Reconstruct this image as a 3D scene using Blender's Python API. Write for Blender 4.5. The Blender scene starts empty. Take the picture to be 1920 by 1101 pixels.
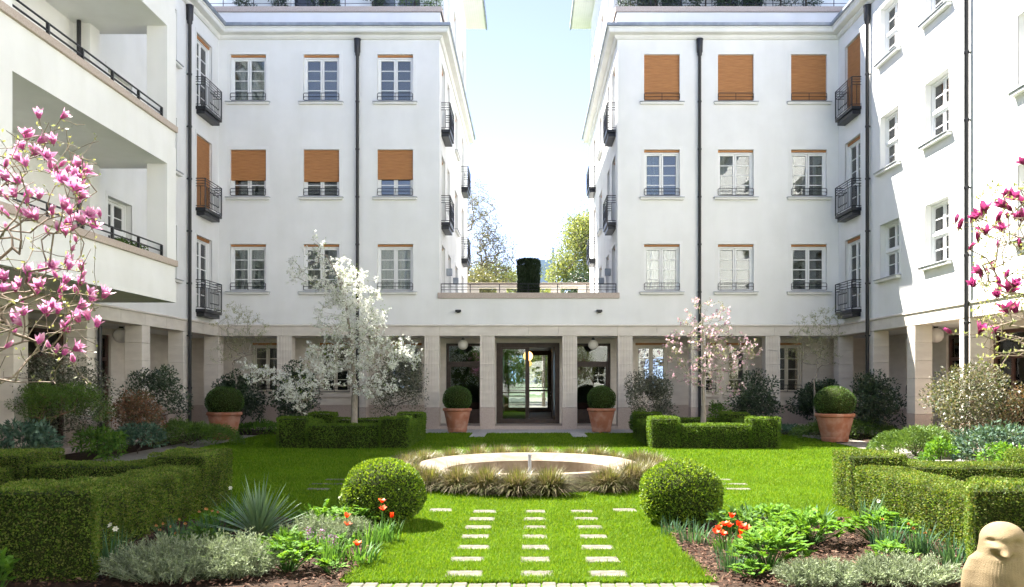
import bpy, bmesh, math, random
import numpy as np
from mathutils import Vector

# ------------------------------------------------------------------ scene, camera, light
SC = bpy.context.scene
COL = SC.collection
EYE, FP, PX, PY = 1.62, 1570.0, 991.0, 712.0
cam_data = bpy.data.cameras.new("camera")
cam = bpy.data.objects.new("camera", cam_data)
COL.objects.link(cam)
cam.location = (0, 0, EYE)
cam.rotation_euler = (math.radians(90), 0, 0)
cam_data.sensor_width = 36
cam_data.lens = 36 * FP / 1920
cam_data.shift_x = -31 / 1920
cam_data.shift_y = 161.5 / 1920
cam_data.clip_start = 0.05
cam_data.clip_end = 3000
SC.camera = cam

SUN_DIR = Vector((1.0, -0.81, -1.8)).normalized()
sun_data = bpy.data.lights.new("sun", 'SUN')
sun_data.energy = 3.7
sun_data.angle = math.radians(0.53)
sun_data.color = (1.0, 0.955, 0.88)
sun = bpy.data.objects.new("sun", sun_data)
COL.objects.link(sun)
sun.location = (-20, 16, 40)
sun.rotation_euler = SUN_DIR.to_track_quat('-Z', 'Y').to_euler()

world = bpy.data.worlds.new("World")
SC.world = world
world.use_nodes = True
wn = world.node_tree.nodes
sky = wn.new('ShaderNodeTexSky')
sky.sky_type = 'NISHITA'
sky.sun_disc = False
sky.sun_elevation = math.asin(-SUN_DIR.z)
sky.sun_rotation = math.atan2(-SUN_DIR.x, -SUN_DIR.y)
sky.air_density = 0.16
sky.dust_density = 0.0
sky.ozone_density = 3.0
wn['Background'].inputs['Strength'].default_value = 0.15
pale = wn.new('ShaderNodeHueSaturation')      # a slightly milky spring sky
pale.inputs['Saturation'].default_value = 0.68
world.node_tree.links.new(sky.outputs[0], pale.inputs['Color'])
world.node_tree.links.new(pale.outputs[0], wn['Background'].inputs['Color'])

SC.view_settings.view_transform = 'Standard'
SC.view_settings.look = 'None'
SC.view_settings.gamma = 1
SC.view_settings.use_curve_mapping = False
SC.view_settings.exposure = 3.05
SC.render.engine = 'CYCLES'
SC.cycles.use_denoising = True
SC.cycles.max_bounces = 8
SC.cycles.diffuse_bounces = 4
SC.cycles.transparent_max_bounces = 12
SC.cycles.sample_clamp_indirect = 8

# ------------------------------------------------------------------ helpers
R = np.random.default_rng(7)
PI = math.pi

def at(px, py, Y):
    return np.array(((px - PX) * Y / FP, Y, EYE - (py - PY) * Y / FP))

def link(o, parent=None, loc=None, rz=0.0):
    COL.objects.link(o)
    if parent is not None:
        o.parent = parent
    if loc is not None:
        o.location = loc
    if rz:
        o.rotation_euler = (0, 0, rz)
    return o

def tag(o, label=None, cat=None, group=None, kind=None):
    if label: o['label'] = label
    if cat: o['category'] = cat
    if group: o['group'] = group
    if kind: o['kind'] = kind
    return o

def thing(name, label, cat, loc=(0, 0, 0), rz=0.0, group=None):
    o = bpy.data.objects.new(name, None)
    o.empty_display_size = 0.2
    link(o, None, loc, rz)
    return tag(o, label, cat, group)

def part(name, me, parent, loc=(0, 0, 0), rz=0.0, kind=None):
    o = bpy.data.objects.new(name, me)
    link(o, parent, loc, rz)
    if kind: o['kind'] = kind
    return o

def wpart(name, me, root):
    """a part whose mesh is in place-wide coordinates, under an unrotated root"""
    return part(name, me, root, -root.location)

def structure(name, me, loc=(0, 0, 0)):
    o = bpy.data.objects.new(name, me)
    link(o, None, loc)
    o['kind'] = 'structure'
    return o

class MB:
    def __init__(s):
        s.v, s.f, s.m = [], [], []
    def face(s, pts, m=0):
        b = len(s.v)
        s.v += [tuple(p) for p in pts]
        s.f.append(tuple(range(b, b + len(pts)))); s.m.append(m)
    def hexa(s, p, m=0):
        b = len(s.v)
        s.v += [tuple(q) for q in p]
        for f in ((0, 3, 2, 1), (4, 5, 6, 7), (0, 1, 5, 4), (1, 2, 6, 5), (2, 3, 7, 6), (3, 0, 4, 7)):
            s.f.append(tuple(b + i for i in f)); s.m.append(m)
    def box(s, x0, x1, y0, y1, z0, z1, m=0):
        s.hexa([(x0, y0, z0), (x1, y0, z0), (x1, y1, z0), (x0, y1, z0),
                (x0, y0, z1), (x1, y0, z1), (x1, y1, z1), (x0, y1, z1)], m)
    def fbox(s, P, u0, u1, d0, d1, z0, z1, m=0):
        s.hexa([P(u0, d0, z0), P(u1, d0, z0), P(u1, d1, z0), P(u0, d1, z0),
                P(u0, d0, z1), P(u1, d0, z1), P(u1, d1, z1), P(u0, d1, z1)], m)
    def prism(s, poly, z0, z1, m=0):
        b = len(s.v); n = len(poly)
        s.v += [(x, y, z0) for x, y in poly] + [(x, y, z1) for x, y in poly]
        s.f.append(tuple(range(b + n, b + 2 * n))); s.m.append(m)
        s.f.append(tuple(range(b + n - 1, b - 1, -1))); s.m.append(m)
        for i in range(n):
            j = (i + 1) % n
            s.f.append((b + i, b + j, b + n + j, b + n + i)); s.m.append(m)
    def tube(s, pts, r, n=6, m=0, caps=True):
        pts = [Vector(p) for p in pts]
        rr = r if isinstance(r, (list, tuple)) else [r] * len(pts)
        b = len(s.v)
        up = None
        for i, p in enumerate(pts):
            d = (pts[min(i + 1, len(pts) - 1)] - pts[max(i - 1, 0)]).normalized()
            if up is None:
                up = d.orthogonal().normalized()
            up = (up - d * up.dot(d))
            up = up.normalized() if up.length > 1e-6 else d.orthogonal().normalized()
            w = d.cross(up)
            for k in range(n):
                a = 2 * PI * k / n
                s.v.append(tuple(p + (up * math.cos(a) + w * math.sin(a)) * rr[i]))
        for i in range(len(pts) - 1):
            for k in range(n):
                k2 = (k + 1) % n
                s.f.append((b + i * n + k, b + i * n + k2, b + (i + 1) * n + k2, b + (i + 1) * n + k)); s.m.append(m)
        if caps:
            s.f.append(tuple(b + k for k in range(n - 1, -1, -1))); s.m.append(m)
            e = b + (len(pts) - 1) * n
            s.f.append(tuple(e + k for k in range(n))); s.m.append(m)
    def lathe(s, prof, c=(0, 0), n=32, m=0, a0=0.0, a1=2 * PI, close=False):
        full = abs(a1 - a0 - 2 * PI) < 1e-6
        na = n if full else n + 1
        b = len(s.v)
        for (r, z) in prof:
            for k in range(na):
                a = a0 + (a1 - a0) * k / n
                s.v.append((c[0] + r * math.cos(a), c[1] + r * math.sin(a), z))
        np_ = len(prof)
        rng = range(np_) if close else range(np_ - 1)
        for i in rng:
            i2 = (i + 1) % np_
            for k in range(n):
                k2 = (k + 1) % na
                s.f.append((b + i * na + k, b + i * na + k2, b + i2 * na + k2, b + i2 * na + k)); s.m.append(m)
        if not full and close:
            s.f.append(tuple(b + i * na for i in range(np_))); s.m.append(m)
            s.f.append(tuple(b + i * na + n for i in range(np_ - 1, -1, -1))); s.m.append(m)
    def sweep(s, prof, path, side, m=0):
        """prof: (outward, z) points; path: (x, y) points; side +1 puts 'outward' left of travel"""
        n = len(path)
        offs = []
        for i in range(n):
            ds = []
            if i > 0: ds.append((path[i][0] - path[i - 1][0], path[i][1] - path[i - 1][1]))
            if i < n - 1: ds.append((path[i + 1][0] - path[i][0], path[i + 1][1] - path[i][1]))
            ns = []
            for dx, dy in ds:
                l = math.hypot(dx, dy)
                ns.append((-dy / l * side, dx / l * side))
            if len(ns) == 2:
                k = 1 + ns[0][0] * ns[1][0] + ns[0][1] * ns[1][1]
                offs.append(((ns[0][0] + ns[1][0]) / k, (ns[0][1] + ns[1][1]) / k))
            else:
                offs.append(ns[0])
        b = len(s.v); k = len(prof)
        for i in range(n):
            for d, z in prof:
                s.v.append((path[i][0] + offs[i][0] * d, path[i][1] + offs[i][1] * d, z))
        for i in range(n - 1):
            for j in range(k - 1):
                s.f.append((b + i * k + j, b + i * k + j + 1, b + (i + 1) * k + j + 1, b + (i + 1) * k + j)); s.m.append(m)
        for i in (0, n - 1):
            s.f.append(tuple(b + i * k + j for j in range(k))); s.m.append(m)
    def mesh(s, name, mats, smooth=None, bevel=0.0):
        me = bpy.data.meshes.new(name)
        me.from_pydata(s.v, [], s.f)
        mats = mats if isinstance(mats, (list, tuple)) else [mats]
        for mt in mats: me.materials.append(mt)
        if len(mats) > 1:
            me.polygons.foreach_set('material_index', s.m)
        if bevel or True:
            bm = bmesh.new(); bm.from_mesh(me)
            if len(s.f) < 4000:
                bmesh.ops.recalc_face_normals(bm, faces=bm.faces)
            if bevel:
                ed = [e for e in bm.edges if len(e.link_faces) == 2 and e.calc_face_angle(0) > 0.6]
                bmesh.ops.bevel(bm, geom=ed, offset=bevel, segments=1, affect='EDGES', clamp_overlap=True)
            bm.to_mesh(me); bm.free()
        if smooth is not None:
            me.polygons.foreach_set('use_smooth', [True] * len(me.polygons))
            me.set_sharp_from_angle(angle=math.radians(smooth))
        me.update()
        return me

CACHE = {}
def cached(key, fn):
    if key not in CACHE:
        CACHE[key] = fn()
    return CACHE[key]

def np_mesh(name, chunks, mats):
    """chunks: list of (verts Nx3, faces MxK, material index) -> one mesh, quickly"""
    me = bpy.data.meshes.new(name)
    vs, loops, starts, tots, mi, ts = [], [], [], [], [], []
    vb = lb = 0
    hast = any(len(c) > 3 for c in chunks)
    for c in chunks:
        V, F, m = c[0], c[1], c[2]
        V = np.asarray(V, dtype=np.float32).reshape(-1, 3)
        F = np.asarray(F, dtype=np.int32)
        if len(F) == 0: continue
        vs.append(V); loops.append((F + vb).ravel())
        k = F.shape[1]
        starts.append(lb + np.arange(len(F), dtype=np.int32) * k)
        tots.append(np.full(len(F), k, np.int32))
        mi.append(np.full(len(F), m, np.int32))
        if hast:
            ts.append(np.asarray(c[3], np.float32) if len(c) > 3 else np.zeros(len(V), np.float32))
        vb += len(V); lb += F.size
    V = np.concatenate(vs); L = np.concatenate(loops)
    S = np.concatenate(starts); M = np.concatenate(mi)
    me.vertices.add(len(V)); me.vertices.foreach_set('co', V.ravel())
    me.loops.add(len(L)); me.loops.foreach_set('vertex_index', L)
    me.polygons.add(len(S)); me.polygons.foreach_set('loop_start', S)
    mats = mats if isinstance(mats, (list, tuple)) else [mats]
    for mt in mats: me.materials.append(mt)
    me.polygons.foreach_set('material_index', M)
    if hast:
        a = me.attributes.new('along', 'FLOAT', 'POINT')
        a.data.foreach_set('value', np.concatenate(ts))
    me.update(calc_edges=True)
    return me

def unit(a):
    return a / np.maximum(np.linalg.norm(a, axis=-1, keepdims=True), 1e-9)

def rdir(n):
    return unit(R.normal(size=(n, 3)))

def leaf_chunk(P, L, W, m=0, N=None, nb=0.0, A=None, ab=0.0, fold=0.12, jit=0.3, droop=0.0):
    """leaf-shaped quads at points P: axis biased to A, face biased to N"""
    n = len(P)
    a = rdir(n)
    if A is not None: a = unit(a * (1 - ab) + A * ab)
    if droop: a = unit(a + np.array((0, 0, -droop)))
    nn = rdir(n)
    if N is not None: nn = unit(nn * (1 - nb) + N * nb)
    b = unit(np.cross(nn, a)); nn = np.cross(a, b)
    l = L * (1 + jit * R.uniform(-1, 1, (n, 1)))
    w = W * (1 + jit * R.uniform(-1, 1, (n, 1)))
    mid = P + a * l * 0.48 + nn * fold * w
    V = np.empty((n, 4, 3), np.float32)
    V[:, 0] = P; V[:, 1] = mid + b * w * 0.5; V[:, 2] = P + a * l; V[:, 3] = mid - b * w * 0.5
    F = np.arange(n * 4, dtype=np.int32).reshape(n, 4)
    return (V.reshape(-1, 3), F, m)

def blade_chunk(P, H, W, lean, m=0, curl=0.35, A=None, segs=2):
    """curved grass-like blades; H, W, lean arrays or scalars"""
    n = len(P)
    ang = R.uniform(0, 2 * PI, n) if A is None else A
    d = np.stack([np.cos(ang), np.sin(ang), np.zeros(n)], 1)
    side = np.stack([-np.sin(ang), np.cos(ang), np.zeros(n)], 1)
    H = np.broadcast_to(np.asarray(H, float), (n,))[:, None]
    W = np.broadcast_to(np.asarray(W, float), (n,))[:, None]
    lean = np.broadcast_to(np.asarray(lean, float), (n,))[:, None]
    up = np.array((0, 0, 1.0))
    rows, ts = [], []
    for k in range(segs + 1):
        t = k / segs
        c = P + up * H * (t * np.cos(lean * 0.6) - curl * lean * t * t * t) + d * H * (np.sin(lean) * t ** 1.5)
        wd = W * (1 - t ** 1.6) * 0.5
        if k < segs:
            rows += [c - side * wd, c + side * wd]; ts += [t, t]
        else:
            rows += [c]; ts += [1.0]
    nv = len(rows)
    V = np.stack(rows, 1)
    base = (np.arange(n) * nv)[:, None]
    out = []
    T = np.tile(np.array(ts, np.float32), n)
    tri = base + np.array([[2 * segs - 2, 2 * segs - 1, 2 * segs]])
    quads = []
    for k in range(segs - 1):
        quads.append(base + np.array([[2 * k, 2 * k + 1, 2 * k + 3, 2 * k + 2]]))
    # triangles only, so one chunk suffices
    tris = [tri]
    for q in quads:
        tris.append(q[:, [0, 1, 2]]); tris.append(q[:, [0, 2, 3]])
    return (V.reshape(-1, 3), np.concatenate(tris), m, T)

def tubes_chunk(P0, P1, r0, r1, n=4, m=0):
    d = unit(P1 - P0)
    ref = np.where(np.abs(d[:, 2:3]) > 0.9, np.array([[1.0, 0, 0]]), np.array([[0, 0, 1.0]]))
    u = unit(np.cross(d, ref)); w = np.cross(d, u)
    k = len(P0)
    V = np.empty((k, 2 * n, 3))
    for i in range(n):
        a = 2 * PI * i / n
        o = u * math.cos(a) + w * math.sin(a)
        V[:, i] = P0 + o * r0[:, None]; V[:, n + i] = P1 + o * r1[:, None]
    base = (np.arange(k) * 2 * n)[:, None]
    F = []
    for i in range(n):
        j = (i + 1) % n
        F.append(base + np.array([[i, j, n + j, n + i]]))
    return (V.reshape(-1, 3), np.concatenate(F), m)

def grow(trunk, attract, step=0.25, jit=0.12, rtip=0.004, power=0.5, rmax=0.2, up=0.15, zpen=0.5):
    """skeleton: every attractor hooks onto the nearest node; radii follow the load carried"""
    cap = 60000
    P = np.empty((cap, 3)); par = np.full(cap, -1, int); n = 0
    for i, p in enumerate(trunk):
        P[n] = p; par[n] = n - 1; n += 1
    top = np.array(trunk)
    dist = np.min(np.linalg.norm(attract[:, None] - top[None], axis=2), axis=1)
    tips = []
    first = max(1, int(len(trunk) * 0.35))
    for a in attract[np.argsort(dist)]:
        Q = P[first:n]
        dv = Q - a
        d = np.linalg.norm(dv, axis=1)
        cost = d + zpen * np.maximum(0, dv[:, 2])
        j = int(np.argmin(cost)) + first
        k = max(1, int(round(d[j - first] / step)))
        prev = j; s = P[j].copy(); L = d[j - first]
        for q in range(1, k + 1):
            t = q / k
            p = s + (a - s) * t
            if q < k:
                p = p + R.normal(0, jit * step, 3) - np.array((0, 0, up * L * (t - t * t)))
            if n >= cap: break
            P[n] = p; par[n] = prev; prev = n; n += 1
        tips.append(prev)
    P = P[:n]; par = par[:n]
    load = np.zeros(n)
    has = np.zeros(n, bool); has[par[par >= 0]] = True
    load[~has] = 1
    for i in range(n - 1, 0, -1):
        load[par[i]] += load[i]
    rad = np.minimum(rtip * np.maximum(load, 1) ** power, rmax)
    return P, par, rad, np.array(tips)

def skel_chunks(P, par, rad, m=0):
    c = np.arange(1, len(P)); p = par[c]
    big = rad[c] > 0.02
    out = []
    for sel, n in ((big, 7), (~big, 3)):
        if sel.any():
            cs, ps = c[sel], p[sel]
            r0 = np.minimum(rad[ps], rad[cs] * 1.35)
            out.append(tubes_chunk(P[ps], P[cs] + (P[cs] - P[ps]) * 0.04, r0, rad[cs], n, m))
    return out

# ------------------------------------------------------------------ materials
def new_mat(name):
    m = bpy.data.materials.new(name); m.use_nodes = True
    nt = m.node_tree
    return m, nt, nt.nodes['Principled BSDF']

def rgb(c): return (c[0], c[1], c[2], 1)

def pmat(name, col, col2=None, rough=0.7, scale=6.0, stretch=(1, 1, 1), detail=6.0, bump=0.0, bscale=60.0,
         lo=0.35, hi=0.65, metallic=0.0, spec=0.5, speck=None, speck_scale=300.0, weather=0.0):
    m, nt, b = new_mat(name)
    N, L = nt.nodes.new, nt.links.new
    b.inputs['Roughness'].default_value = rough
    b.inputs['Metallic'].default_value = metallic
    b.inputs['Specular IOR Level'].default_value = spec
    tc = N('ShaderNodeTexCoord'); mp = N('ShaderNodeMapping')
    mp.inputs['Scale'].default_value = stretch
    L(tc.outputs['Object'], mp.inputs[0])
    nz = N('ShaderNodeTexNoise'); nz.inputs['Scale'].default_value = scale; nz.inputs['Detail'].default_value = detail
    L(mp.outputs[0], nz.inputs['Vector'])
    rp = N('ShaderNodeValToRGB')
    rp.color_ramp.elements[0].position = lo; rp.color_ramp.elements[1].position = hi
    rp.color_ramp.elements[0].color = rgb(col)
    rp.color_ramp.elements[1].color = rgb(col2 or [min(1, c * 1.12) for c in col])
    L(nz.outputs[0], rp.inputs[0])
    out = rp.outputs[0]
    if speck:
        v = N('ShaderNodeTexVoronoi'); v.inputs['Scale'].default_value = speck_scale
        L(mp.outputs[0], v.inputs['Vector'])
        r2 = N('ShaderNodeValToRGB')
        r2.color_ramp.elements[0].position = 0.25; r2.color_ramp.elements[1].position = 0.6
        L(v.outputs['Color'], r2.inputs[0])
        mx = N('ShaderNodeMix'); mx.data_type = 'RGBA'
        L(r2.outputs[0], mx.inputs['Factor']); L(out, mx.inputs['A']); mx.inputs['B'].default_value = rgb(speck)
        out = mx.outputs['Result']
    if weather:
        mp2 = N('ShaderNodeMapping'); mp2.inputs['Scale'].default_value = (1.3, 1.3, 0.25)
        L(tc.outputs['Object'], mp2.inputs[0])
        n2 = N('ShaderNodeTexNoise'); n2.inputs['Scale'].default_value = 1.2; n2.inputs['Detail'].default_value = 8
        L(mp2.outputs[0], n2.inputs['Vector'])
        r3 = N('ShaderNodeValToRGB')
        r3.color_ramp.elements[0].position = 0.35; r3.color_ramp.elements[1].position = 0.62
        w = 1 - weather
        r3.color_ramp.elements[0].color = (w, w, w * 0.985, 1); r3.color_ramp.elements[1].color = (1, 1, 1, 1)
        L(n2.outputs[0], r3.inputs[0])
        mx = N('ShaderNodeMix'); mx.data_type = 'RGBA'; mx.blend_type = 'MULTIPLY'
        mx.inputs['Factor'].default_value = 1
        L(out, mx.inputs['A']); L(r3.outputs[0], mx.inputs['B'])
        out = mx.outputs['Result']
    L(out, b.inputs['Base Color'])
    if bump:
        nb = N('ShaderNodeTexNoise'); nb.inputs['Scale'].default_value = bscale; nb.inputs['Detail'].default_value = 5
        L(mp.outputs[0], nb.inputs['Vector'])
        bp = N('ShaderNodeBump'); bp.inputs['Strength'].default_value = bump; bp.inputs['Distance'].default_value = 0.01
        L(nb.outputs[0], bp.inputs['Height']); L(bp.outputs[0], b.inputs['Normal'])
    return m

def leafmat(name, cols, rough=0.45, trans=0.3, tcol=None, patch=0.25, pscale=1.5, spec=0.4, along=None):
    """leaf colour: one random pick per leaf between the cols, plus a slow patchiness"""
    m, nt, b = new_mat(name)
    N, L = nt.nodes.new, nt.links.new
    b.inputs['Roughness'].default_value = rough
    b.inputs['Specular IOR Level'].default_value = spec
    g = N('ShaderNodeNewGeometry')
    rp = N('ShaderNodeValToRGB')
    e = rp.color_ramp.elements
    while len(e) < len(cols): e.new(0.5)
    for i, c in enumerate(cols):
        e[i].position = i / max(1, len(cols) - 1); e[i].color = rgb(c)
    L(g.outputs['Random Per Island'], rp.inputs[0])
    out = rp.outputs[0]
    if along:
        at_ = N('ShaderNodeAttribute'); at_.attribute_name = 'along'
        mx = N('ShaderNodeMix'); mx.data_type = 'RGBA'
        r2 = N('ShaderNodeMapRange'); r2.inputs[1].default_value = along[1]; r2.inputs[2].default_value = along[2]
        L(at_.outputs['Fac'], r2.inputs[0]); L(r2.outputs[0], mx.inputs['Factor'])
        L(out, mx.inputs['A']); mx.inputs['B'].default_value = rgb(along[0])
        out = mx.outputs['Result']
    if patch:
        tc = N('ShaderNodeTexCoord')
        nz = N('ShaderNodeTexNoise'); nz.inputs['Scale'].default_value = pscale; nz.inputs['Detail'].default_value = 3
        L(tc.outputs['Object'], nz.inputs['Vector'])
        mr = N('ShaderNodeMapRange'); mr.inputs[1].default_value = 0.3; mr.inputs[2].default_value = 0.7
        mr.inputs[3].default_value = 1 - patch; mr.inputs[4].default_value = 1 + patch
        L(nz.outputs[0], mr.inputs[0])
        mx = N('ShaderNodeMix'); mx.data_type = 'RGBA'; mx.blend_type = 'MULTIPLY'
        mx.inputs['Factor'].default_value = 1
        L(out, mx.inputs['A']); L(mr.outputs[0], mx.inputs['B'])
        out = mx.outputs['Result']
    L(out, b.inputs['Base Color'])
    if trans:
        tb = N('ShaderNodeBsdfTranslucent')
        hs = N('ShaderNodeMix'); hs.data_type = 'RGBA'; hs.blend_type = 'MULTIPLY'
        hs.inputs['Factor'].default_value = 1
        L(out, hs.inputs['A']); hs.inputs['B'].default_value = rgb(tcol or (1.5, 1.35, 0.6))
        L(hs.outputs['Result'], tb.inputs['Color'])
        ms = N('ShaderNodeMixShader'); ms.inputs[0].default_value = trans
        L(b.outputs[0], ms.inputs[1]); L(tb.outputs[0], ms.inputs[2])
        L(ms.outputs[0], nt.nodes['Material Output'].inputs['Surface'])
    return m

def glassmat(name, tint=(0.9, 0.95, 0.94), ior=1.7, rough=0.005, wavy=0.02):
    m, nt, b = new_mat(name)
    N, L = nt.nodes.new, nt.links.new
    nt.nodes.remove(b)
    tr = N('ShaderNodeBsdfTransparent'); tr.inputs[0].default_value = rgb(tint)
    gl = N('ShaderNodeBsdfGlossy'); gl.inputs['Roughness'].default_value = rough
    fr = N('ShaderNodeFresnel'); fr.inputs['IOR'].default_value = ior
    ms = N('ShaderNodeMixShader')
    if wavy:
        tc = N('ShaderNodeTexCoord')
        nz = N('ShaderNodeTexNoise'); nz.inputs['Scale'].default_value = 2.5; nz.inputs['Detail'].default_value = 1
        L(tc.outputs['Object'], nz.inputs['Vector'])
        bp = N('ShaderNodeBump'); bp.inputs['Strength'].default_value = wavy; bp.inputs['Distance'].default_value = 0.1
        L(nz.outputs[0], bp.inputs['Height']); L(bp.outputs[0], gl.inputs['Normal'])
    L(fr.outputs[0], ms.inputs[0]); L(tr.outputs[0], ms.inputs[1]); L(gl.outputs[0], ms.inputs[2])
    L(ms.outputs[0], nt.nodes['Material Output'].inputs['Surface'])
    return m

M = {}
M['plaster'] = pmat('white_plaster', (0.79, 0.785, 0.775), (0.83, 0.825, 0.815), rough=0.9, scale=1.5, bump=0.25, bscale=90, spec=0.2, weather=0.045)
M['white'] = pmat('white_paint', (0.80, 0.80, 0.79), (0.84, 0.84, 0.83), rough=0.45, scale=3, spec=0.4)
M['cornice'] = pmat('cornice_paint', (0.74, 0.73, 0.70), (0.79, 0.78, 0.75), rough=0.7, scale=2, spec=0.3, weather=0.06)
M['zinc'] = pmat('zinc_sheet', (0.24, 0.27, 0.31), (0.34, 0.37, 0.41), rough=0.5, scale=4, metallic=0.4)
M['black'] = pmat('black_metal', (0.008, 0.0085, 0.011), (0.014, 0.014, 0.018), rough=0.4, scale=8, spec=0.5)
M['stone'] = pmat('limestone', (0.66, 0.60, 0.53), (0.74, 0.68, 0.605), rough=0.85, scale=2.2, stretch=(1, 1, 3), bump=0.12, bscale=120, spec=0.25, weather=0.06)
M['granite'] = pmat('pink_granite', (0.38, 0.29, 0.24), (0.48, 0.38, 0.32), rough=0.6, scale=60, speck=(0.52, 0.44, 0.385), speck_scale=90, spec=0.35)
M['wood'] = pmat('shutter_wood', (0.40, 0.18, 0.068), (0.54, 0.26, 0.105), rough=0.55, scale=5, stretch=(0.6, 0.6, 16), spec=0.35)
M['bronze'] = pmat('dark_bronze', (0.035, 0.022, 0.018), (0.055, 0.035, 0.028), rough=0.4, scale=6, metallic=0.3)
M['redwood'] = pmat('dark_red_wood', (0.05, 0.02, 0.014), (0.075, 0.03, 0.02), rough=0.4, scale=6, stretch=(1, 1, 0.2))
M['beigeframe'] = pmat('beige_frame_paint', (0.62, 0.57, 0.48), (0.68, 0.63, 0.54), rough=0.5, scale=3)
M['glass'] = glassmat('window_glass', tint=(0.80, 0.85, 0.84), ior=2.2)
M['doorglass'] = glassmat('door_glass', tint=(0.60, 0.66, 0.64), ior=1.8, wavy=0.008)
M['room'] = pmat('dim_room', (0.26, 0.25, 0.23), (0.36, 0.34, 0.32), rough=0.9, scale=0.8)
M['curtain'] = pmat('curtain_cloth', (0.62, 0.62, 0.58), (0.72, 0.72, 0.68), rough=0.95, scale=3, stretch=(8, 1, 0.3))
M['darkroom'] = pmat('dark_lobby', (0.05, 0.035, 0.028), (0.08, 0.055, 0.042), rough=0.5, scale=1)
M['terracotta'] = pmat('terracotta', (0.40, 0.16, 0.095), (0.56, 0.33, 0.25), lo=0.42, hi=0.78, rough=0.85, scale=5, bump=0.15, bscale=50, weather=0.25, spec=0.2)
M['poolstone'] = pmat('pool_stone', (0.20, 0.155, 0.11), (0.30, 0.245, 0.185), rough=0.85, scale=5, bump=0.3, bscale=70, weather=0.3, spec=0.2)
M['slab'] = pmat('slab_stone', (0.095, 0.087, 0.070), (0.18, 0.165, 0.136), rough=0.9, scale=11, bump=0.4, bscale=60, weather=0.3, spec=0.2)
M['paving'] = pmat('grey_paving', (0.34, 0.33, 0.32), (0.44, 0.42, 0.40), rough=0.85, scale=4, bump=0.15, bscale=60, weather=0.12)
M['path'] = pmat('pale_path', (0.16, 0.145, 0.12), (0.23, 0.205, 0.175), rough=0.9, scale=9, bump=0.2, bscale=120)
M['soil'] = pmat('garden_soil', (0.022, 0.014, 0.010), (0.05, 0.031, 0.021), rough=0.95, scale=25, bump=0.8, bscale=40, spec=0.1)
M['earth'] = pmat('far_ground', (0.06, 0.10, 0.03), (0.10, 0.14, 0.05), rough=0.95, scale=0.4)
M['turf'] = pmat('turf', (0.05, 0.10, 0.006), (0.085, 0.145, 0.012), rough=0.95, scale=3, bump=0.5, bscale=150, spec=0.1)
M['bark'] = pmat('bark', (0.15, 0.115, 0.085), (0.26, 0.21, 0.165), rough=0.9, scale=14, stretch=(3, 3, 0.7), bump=0.4, bscale=60, spec=0.2)
M['greybark'] = pmat('pale_bark', (0.24, 0.205, 0.17), (0.36, 0.32, 0.27), rough=0.9, scale=14, stretch=(3, 3, 0.7), bump=0.3, bscale=60, spec=0.2)
M['darkbark'] = pmat('dark_bark', (0.06, 0.048, 0.04), (0.11, 0.09, 0.075), rough=0.9, scale=10, spec=0.2)
M['redbark'] = pmat('reddish_bark', (0.22, 0.12, 0.08), (0.33, 0.20, 0.14), rough=0.9, scale=14, stretch=(3, 3, 0.7), spec=0.2)
M['core'] = pmat('hedge_twigs', (0.02, 0.03, 0.008), (0.04, 0.05, 0.014), rough=0.95, scale=30, spec=0.1)
M['statue'] = pmat('carved_stone', (0.20, 0.145, 0.078), (0.28, 0.21, 0.122), rough=0.8, scale=6, bump=0.35, bscale=120, weather=0.25, spec=0.25)
M['globe'] = pmat('white_glass_globe', (0.72, 0.69, 0.64), (0.78, 0.75, 0.70), rough=0.25, scale=2)
M['tower'] = pmat('far_tower', (0.30, 0.34, 0.42), (0.36, 0.40, 0.48), rough=0.6, scale=2)

M['box_leaf'] = leafmat('boxwood_leaf', [(0.04, 0.085, 0.011), (0.068, 0.125, 0.015), (0.105, 0.17, 0.022), (0.155, 0.205, 0.035), (0.17, 0.165, 0.065)], trans=0.33, patch=0.35, pscale=3.5, rough=0.6, spec=0.2)
M['box_leaf_dark'] = leafmat('shaded_boxwood_leaf', [(0.06, 0.12, 0.015), (0.095, 0.17, 0.021), (0.14, 0.215, 0.03)], trans=0.33, patch=0.25, pscale=3, rough=0.6, spec=0.2)
M['ball_leaf'] = leafmat('fresh_boxwood_leaf', [(0.045, 0.10, 0.012), (0.09, 0.165, 0.015), (0.16, 0.25, 0.02), (0.24, 0.33, 0.03)], trans=0.3, patch=0.2, pscale=5, rough=0.55, spec=0.25)
M['grass'] = leafmat('lawn_grass', [(0.055, 0.13, 0.006), (0.085, 0.18, 0.008), (0.115, 0.215, 0.011), (0.18, 0.26, 0.035)], trans=0.35, rough=0.6, patch=0.12, pscale=0.9, spec=0.08, tcol=(1.5, 1.3, 0.25))
M['tuft'] = leafmat('sedge_blade', [(0.065, 0.085, 0.018), (0.11, 0.115, 0.035), (0.165, 0.135, 0.07), (0.26, 0.21, 0.14)], trans=0.25, tcol=(1.1, 1.0, 0.8), patch=0.15, pscale=2, along=((0.07, 0.045, 0.025), 0.42, -0.05))
M['holly'] = leafmat('dark_glossy_leaf', [(0.02, 0.04, 0.02), (0.035, 0.065, 0.03), (0.06, 0.09, 0.045)], rough=0.35, trans=0.15, patch=0.2, spec=0.5)
M['osman'] = leafmat('grey_green_leaf', [(0.045, 0.06, 0.035), (0.08, 0.095, 0.06), (0.13, 0.14, 0.10), (0.30, 0.28, 0.24)], rough=0.4, trans=0.15)
M['pieris'] = leafmat('pieris_leaf', [(0.05, 0.065, 0.035), (0.09, 0.10, 0.05), (0.20, 0.11, 0.065), (0.12, 0.13, 0.06)], rough=0.4, trans=0.2)
M['redshrub'] = leafmat('reddish_leaf', [(0.06, 0.075, 0.035), (0.16, 0.085, 0.05), (0.28, 0.13, 0.08), (0.09, 0.11, 0.04)], trans=0.2)
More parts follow.
